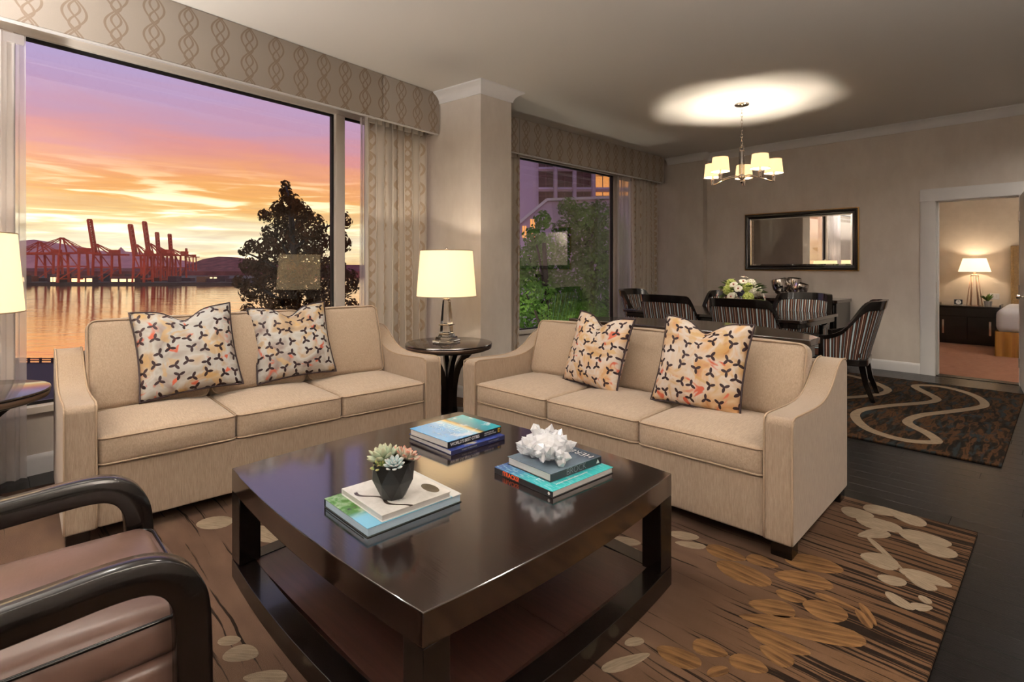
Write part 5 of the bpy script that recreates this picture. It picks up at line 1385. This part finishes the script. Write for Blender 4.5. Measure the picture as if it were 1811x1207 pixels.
# promenade rail
pr = far(137, 30, 472); bal = thing('balustrade', 'low waterfront balustrade seen past the left sofa arm', 'railing', (pr.x, pr.y, WZ), crot)
for k in range(-14, 15): box('post', k*3-.2, k*3+.2, -.2, .2, .5, 1.75, 'quay', bal, bev=0)
for z_ in (.95, 1.45): box('rail', -43, 43, -.12, .12, z_, z_+.22, 'quay', bal, bev=0)
box('kerb', -43, 43, -.5, .5, -1, .5, 'quay', bal, bev=0)
struct(slab('promenade', 60, 136.4, -800, 400, WZ-2, WZ+.45, 'quay', '', ''), 'grey waterfront promenade below the window')

# ------------------------------------------------------------------ trees outside
def leaf_cards(blobs, size, seed, dens):
    """many small leaf quads filling foliage clumps (blobs: centre, radius)"""
    g = random.Random(seed); v, f = [], []
    for c, r in blobs:
        for _ in range(int(dens*r*r)):
            d = Vector((g.gauss(0, 1), g.gauss(0, 1), g.gauss(0, 1))).normalized(); rr_ = r*g.uniform(.35, 1.08)**.6
            p = c+d*rr_; q = Vector((g.gauss(0, 1), g.gauss(0, 1), g.gauss(0, 1))).normalized(); s = q.cross(d).normalized()*size*g.uniform(.6, 1.2); u = q*size*.6*g.uniform(.6, 1.2); b = len(v)
            v += [p-s, p-u*.8, p+s, p+u*.8]; f.append((b, b+1, b+2, b+3))
    return pydata(v, f, recalc=False)
def tree(label, base, trunk_top, blobs, leafmat, barkmat, size, seed, dens, r0=.22):
    t = thing('tree', label, 'tree', base, 0, 'trees outside the windows'); o = Vector(base)
    link('trunk', tube_me(catmull([(0, 0, 0), tuple((trunk_top-o)*.5+Vector((.15, .1, 0))), tuple(trunk_top-o)], 5), [r0*(1-.06*i) for i in range(11)], 8), barkmat, t, smooth=60)
    tp = trunk_top-o
    for c, r in blobs[::2]:
        cc = c-o; st = tp*max(.35, min(.95, (cc.z-1.2)/max(.1, tp.z)))
        link('branch', tube_me(catmull([tuple(st), tuple(st.lerp(cc, .5)+Vector((0, 0, .15))), tuple(cc)], 3), [r0*.32*(1-.1*i) for i in range(7)], 5), barkmat, t, smooth=60)
    fo = link('foliage', leaf_cards([(c-o, r) for c, r in blobs], size, seed, dens), leafmat, t, smooth=None); fo['kind'] = 'stuff'
    return t
def leafm(name, a, b_, tr):
    m, t, b = newmat(name); m.node_tree.nodes.remove(b); out = m.node_tree.nodes['Material Output']
    n = t.noise(t.n('ShaderNodeTexCoord').outputs['Object'], .9, 3); c = t.ramp(n, [(.35, a), (.65, b_)])
    d = t.n('ShaderNodeBsdfDiffuse', {'Color': c}); l = t.n('ShaderNodeBsdfTranslucent', {'Color': c})
    t.link(t.n('ShaderNodeMixShader', {0: tr, 1: d.outputs[0], 2: l.outputs[0]}).outputs[0], out.inputs[0]); return m
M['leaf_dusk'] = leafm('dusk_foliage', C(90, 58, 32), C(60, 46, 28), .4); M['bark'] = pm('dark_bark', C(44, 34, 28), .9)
M['leaf_green'] = leafm('green_foliage', C(120, 158, 74), C(84, 120, 58), .45); M['leaf_light'] = leafm('light_green_foliage', C(140, 180, 84), C(100, 140, 62), .45)
TZ = -6.0
def px_blobs(L, d, seed, jit):
    g = random.Random(seed); return [(far(d+g.uniform(-jit, jit), a, b), r*d/950.0) for a, b, r in L]
T1 = [(505, 327, 9), (506, 342, 13), (514, 362, 20), (490, 372, 14), (530, 380, 24), (470, 382, 13), (505, 392, 22), (550, 400, 26), (480, 412, 18), (520, 418, 26), (560, 430, 26), (445, 436, 13), (432, 446, 9), (475, 440, 22), (510, 450, 28), (550, 460, 28), (440, 470, 18), (470, 480, 28), (515, 490, 30), (560, 495, 28), (425, 498, 12), (445, 515, 20), (485, 525, 30), (535, 530, 30), (575, 535, 26), (440, 552, 16), (490, 565, 30), (550, 570, 30), (590, 470, 22), (600, 430, 20), (606, 390, 16), (612, 500, 24), (612, 550, 26), (520, 610, 34), (570, 620, 30), (460, 600, 28)]
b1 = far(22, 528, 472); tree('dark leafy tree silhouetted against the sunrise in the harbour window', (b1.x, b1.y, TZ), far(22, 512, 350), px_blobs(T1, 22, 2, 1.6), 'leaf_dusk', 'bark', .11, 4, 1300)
T2 = [(945, 420, 22), (960, 390, 18), (935, 455, 26), (965, 440, 30), (950, 490, 34), (985, 480, 30), (930, 520, 30), (965, 530, 36), (1000, 525, 34), (940, 570, 36), (985, 575, 38), (915, 480, 24), (1020, 570, 34), (905, 540, 30)]
b2 = far(13, 962, 472); tree('green tree filling the left of the dining window', (b2.x, b2.y, TZ), far(13, 962, 430), px_blobs(T2, 13, 5, 1.0), 'leaf_green', 'bark', .07, 6, 2600, .12)
T3 = [(1005, 368, 20), (1030, 385, 26), (1060, 375, 24), (1080, 400, 26), (1000, 410, 26), (1040, 420, 32), (1075, 440, 32), (1010, 455, 30), (1050, 470, 34), (1090, 480, 32), (1025, 510, 32), (1070, 520, 36), (1105, 430, 26), (1045, 560, 36), (1095, 555, 36), (1120, 510, 30)]
b3 = far(16, 1045, 472); tree('taller dark green tree in the middle of the dining window', (b3.x, b3.y, TZ), far(16, 1040, 400), px_blobs(T3, 16, 7, 1.2), 'leaf_green', 'bark', .075, 8, 2000, .15)
T4 = [(985, 555, 22), (1010, 548, 20), (1035, 552, 24), (1000, 580, 28), (1040, 585, 30), (1065, 570, 24)]
b4 = far(10.5, 1020, 472); tree('bright green shrub low in the dining window', (b4.x, b4.y, TZ), far(10.5, 1020, 575), px_blobs(T4, 10.5, 9, .5), 'leaf_light', 'bark', .05, 10, 4000, .06)
tr = [far(7, -50, 472), far(28, -50, 472), far(28, 1250, 472), far(8, 1250, 472)]
struct(link('terrace', prism_me([(p.x, p.y) for p in tr], TZ-.4, TZ, 'z'), 'quay', smooth=None), 'planted terrace below the windows')

# ------------------------------------------------------------------ buildings outside the dining window
M['tower'] = pm('pale_mauve_concrete', C(196, 178, 198), .8); M['dkglass'] = pm('dark_window_glass', C(70, 44, 58), .12, spec=.6); M['amber'] = pm('amber_glow_window', (1, .45, .12, 1), .3, emit=.9, ecol=(1, .42, .10, 1)); M['tower_frame'] = pm('window_bars', C(120, 84, 92), .5)  # amber emission paints the sunset reflection on tower panes; gabled house panes are lit
bt = far(90, 1010, 472); zb_ = lambda y: H-90*(y-472)/950.0; u90 = 90/950.0
tw = thing('office_tower', 'mauve concrete office tower with grid windows beyond the trees', 'building', (bt.x, bt.y, 0), math.atan2(RT.y, RT.x))
X = lambda px: (px-1010)*u90
box('facade', X(700), X(1400), .9, 9, WZ, zb_(150), 'tower', tw, bev=0)
for k in range(-2, 11):
    x = 949+k*33.8
    link('pier', prism_me([(X(x-3.6), 1), (X(x-3.6), .25), (X(x-2.2), 0), (X(x+2.2), 0), (X(x+3.6), .25), (X(x+3.6), 1)], WZ, zb_(150), 'z'), 'tower', tw, smooth=25)
link('corner_shaft', cushion_me(4.2, 3, zb_(150)-WZ, .9), 'tower', tw, (X(928), .8, (WZ+zb_(150))/2), smooth=40)
for r in range(-5, 8):
    yb_ = 334.5+r*36
    link('spandrel', prism_me([(.9, zb_(yb_-4.2)), (.35, zb_(yb_-3.6)), (.15, zb_(yb_)), (.35, zb_(yb_+3.6)), (.9, zb_(yb_+4.2))], X(880), X(1300), 'x'), 'tower', tw, smooth=25)
for r in range(-4, 2):
    for k in range(0, 7):
        x0, x1 = 949+k*33.8+4, 949+(k+1)*33.8-4; y0, y1 = 334.5+(r-1)*36+4.4, 334.5+r*36-4.4
        sunset_pane = (k == 3 and r in (0, 1, -1)) or (k in (4, 5) and r in (0, 1))  # panes that glow with the painted sunset reflection
        w = box('window', X(x0), X(x1), .84, .895, zb_(y1), zb_(y0), 'amber' if sunset_pane else 'dkglass', tw, bev=0)
        bars('window_bar', [((X((x0+x1)/2), .82, zb_(y1)), (X((x0+x1)/2), .82, zb_(y0))), ((X(x0), .82, zb_(y0+7)), (X(x1), .82, zb_(y0+7)))], .12, w, 'tower_frame')
bh_ = far(45, 1000, 472); u45 = 45/950.0; X2 = lambda px: (px-1000)*u45; z45 = lambda y: H-45*(y-472)/950.0
hs = thing('gabled_building', 'pale low building with white eaves between the trees and the tower', 'building', (bh_.x, bh_.y, 0), math.atan2(RT.y, RT.x))
link('walls', prism_me([(X2(860), WZ), (X2(1250), WZ), (X2(1250), z45(346)), (X2(968), z45(355)), (X2(917), z45(397)), (X2(860), z45(440))], 0, 8, 'y'), 'tower', hs, smooth=None)
bars('white_eaves', [((X2(855), -.1, z45(443)), (X2(917), -.1, z45(395.5))), ((X2(917), -.1, z45(395.5)), (X2(967), -.1, z45(353.5))), ((X2(967), -.1, z45(353.5)), (X2(1250), -.1, z45(344)))], .22, hs, 'white')
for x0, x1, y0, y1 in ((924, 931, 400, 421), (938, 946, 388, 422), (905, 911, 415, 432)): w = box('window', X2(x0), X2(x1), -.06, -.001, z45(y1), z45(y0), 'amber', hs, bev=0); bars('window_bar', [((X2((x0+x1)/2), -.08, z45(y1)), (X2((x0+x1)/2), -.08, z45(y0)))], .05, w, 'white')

# garden lights on the terrace under the trees
for i, (px, d, lab) in enumerate(((1000, 9.0, 'terrace bollard light under the bright shrub'), (940, 10.0, 'terrace bollard light under the left tree'), (1080, 11.5, 'terrace bollard light under the tall tree'))):
    p = far(d, px, 472); gl = thing('bollard_light', lab, 'light', (p.x, p.y, TZ), 0)
    link('bollard_post', lathe_me([(.001, 0), (.06, 0), (.06, 3.2), (.001, 3.2)], 16, False), 'quay', gl, smooth=40)
    link('bollard_head', lathe_me([(.055, 3.2), (.055, 3.4), (.07, 3.41), (.07, 3.45), (.001, 3.46)], 16, False), 'bulb', gl, smooth=40)
    point('garden_light', (0, 0, 3.8), GARDEN_W, (1, .93, .75), gl, .1)
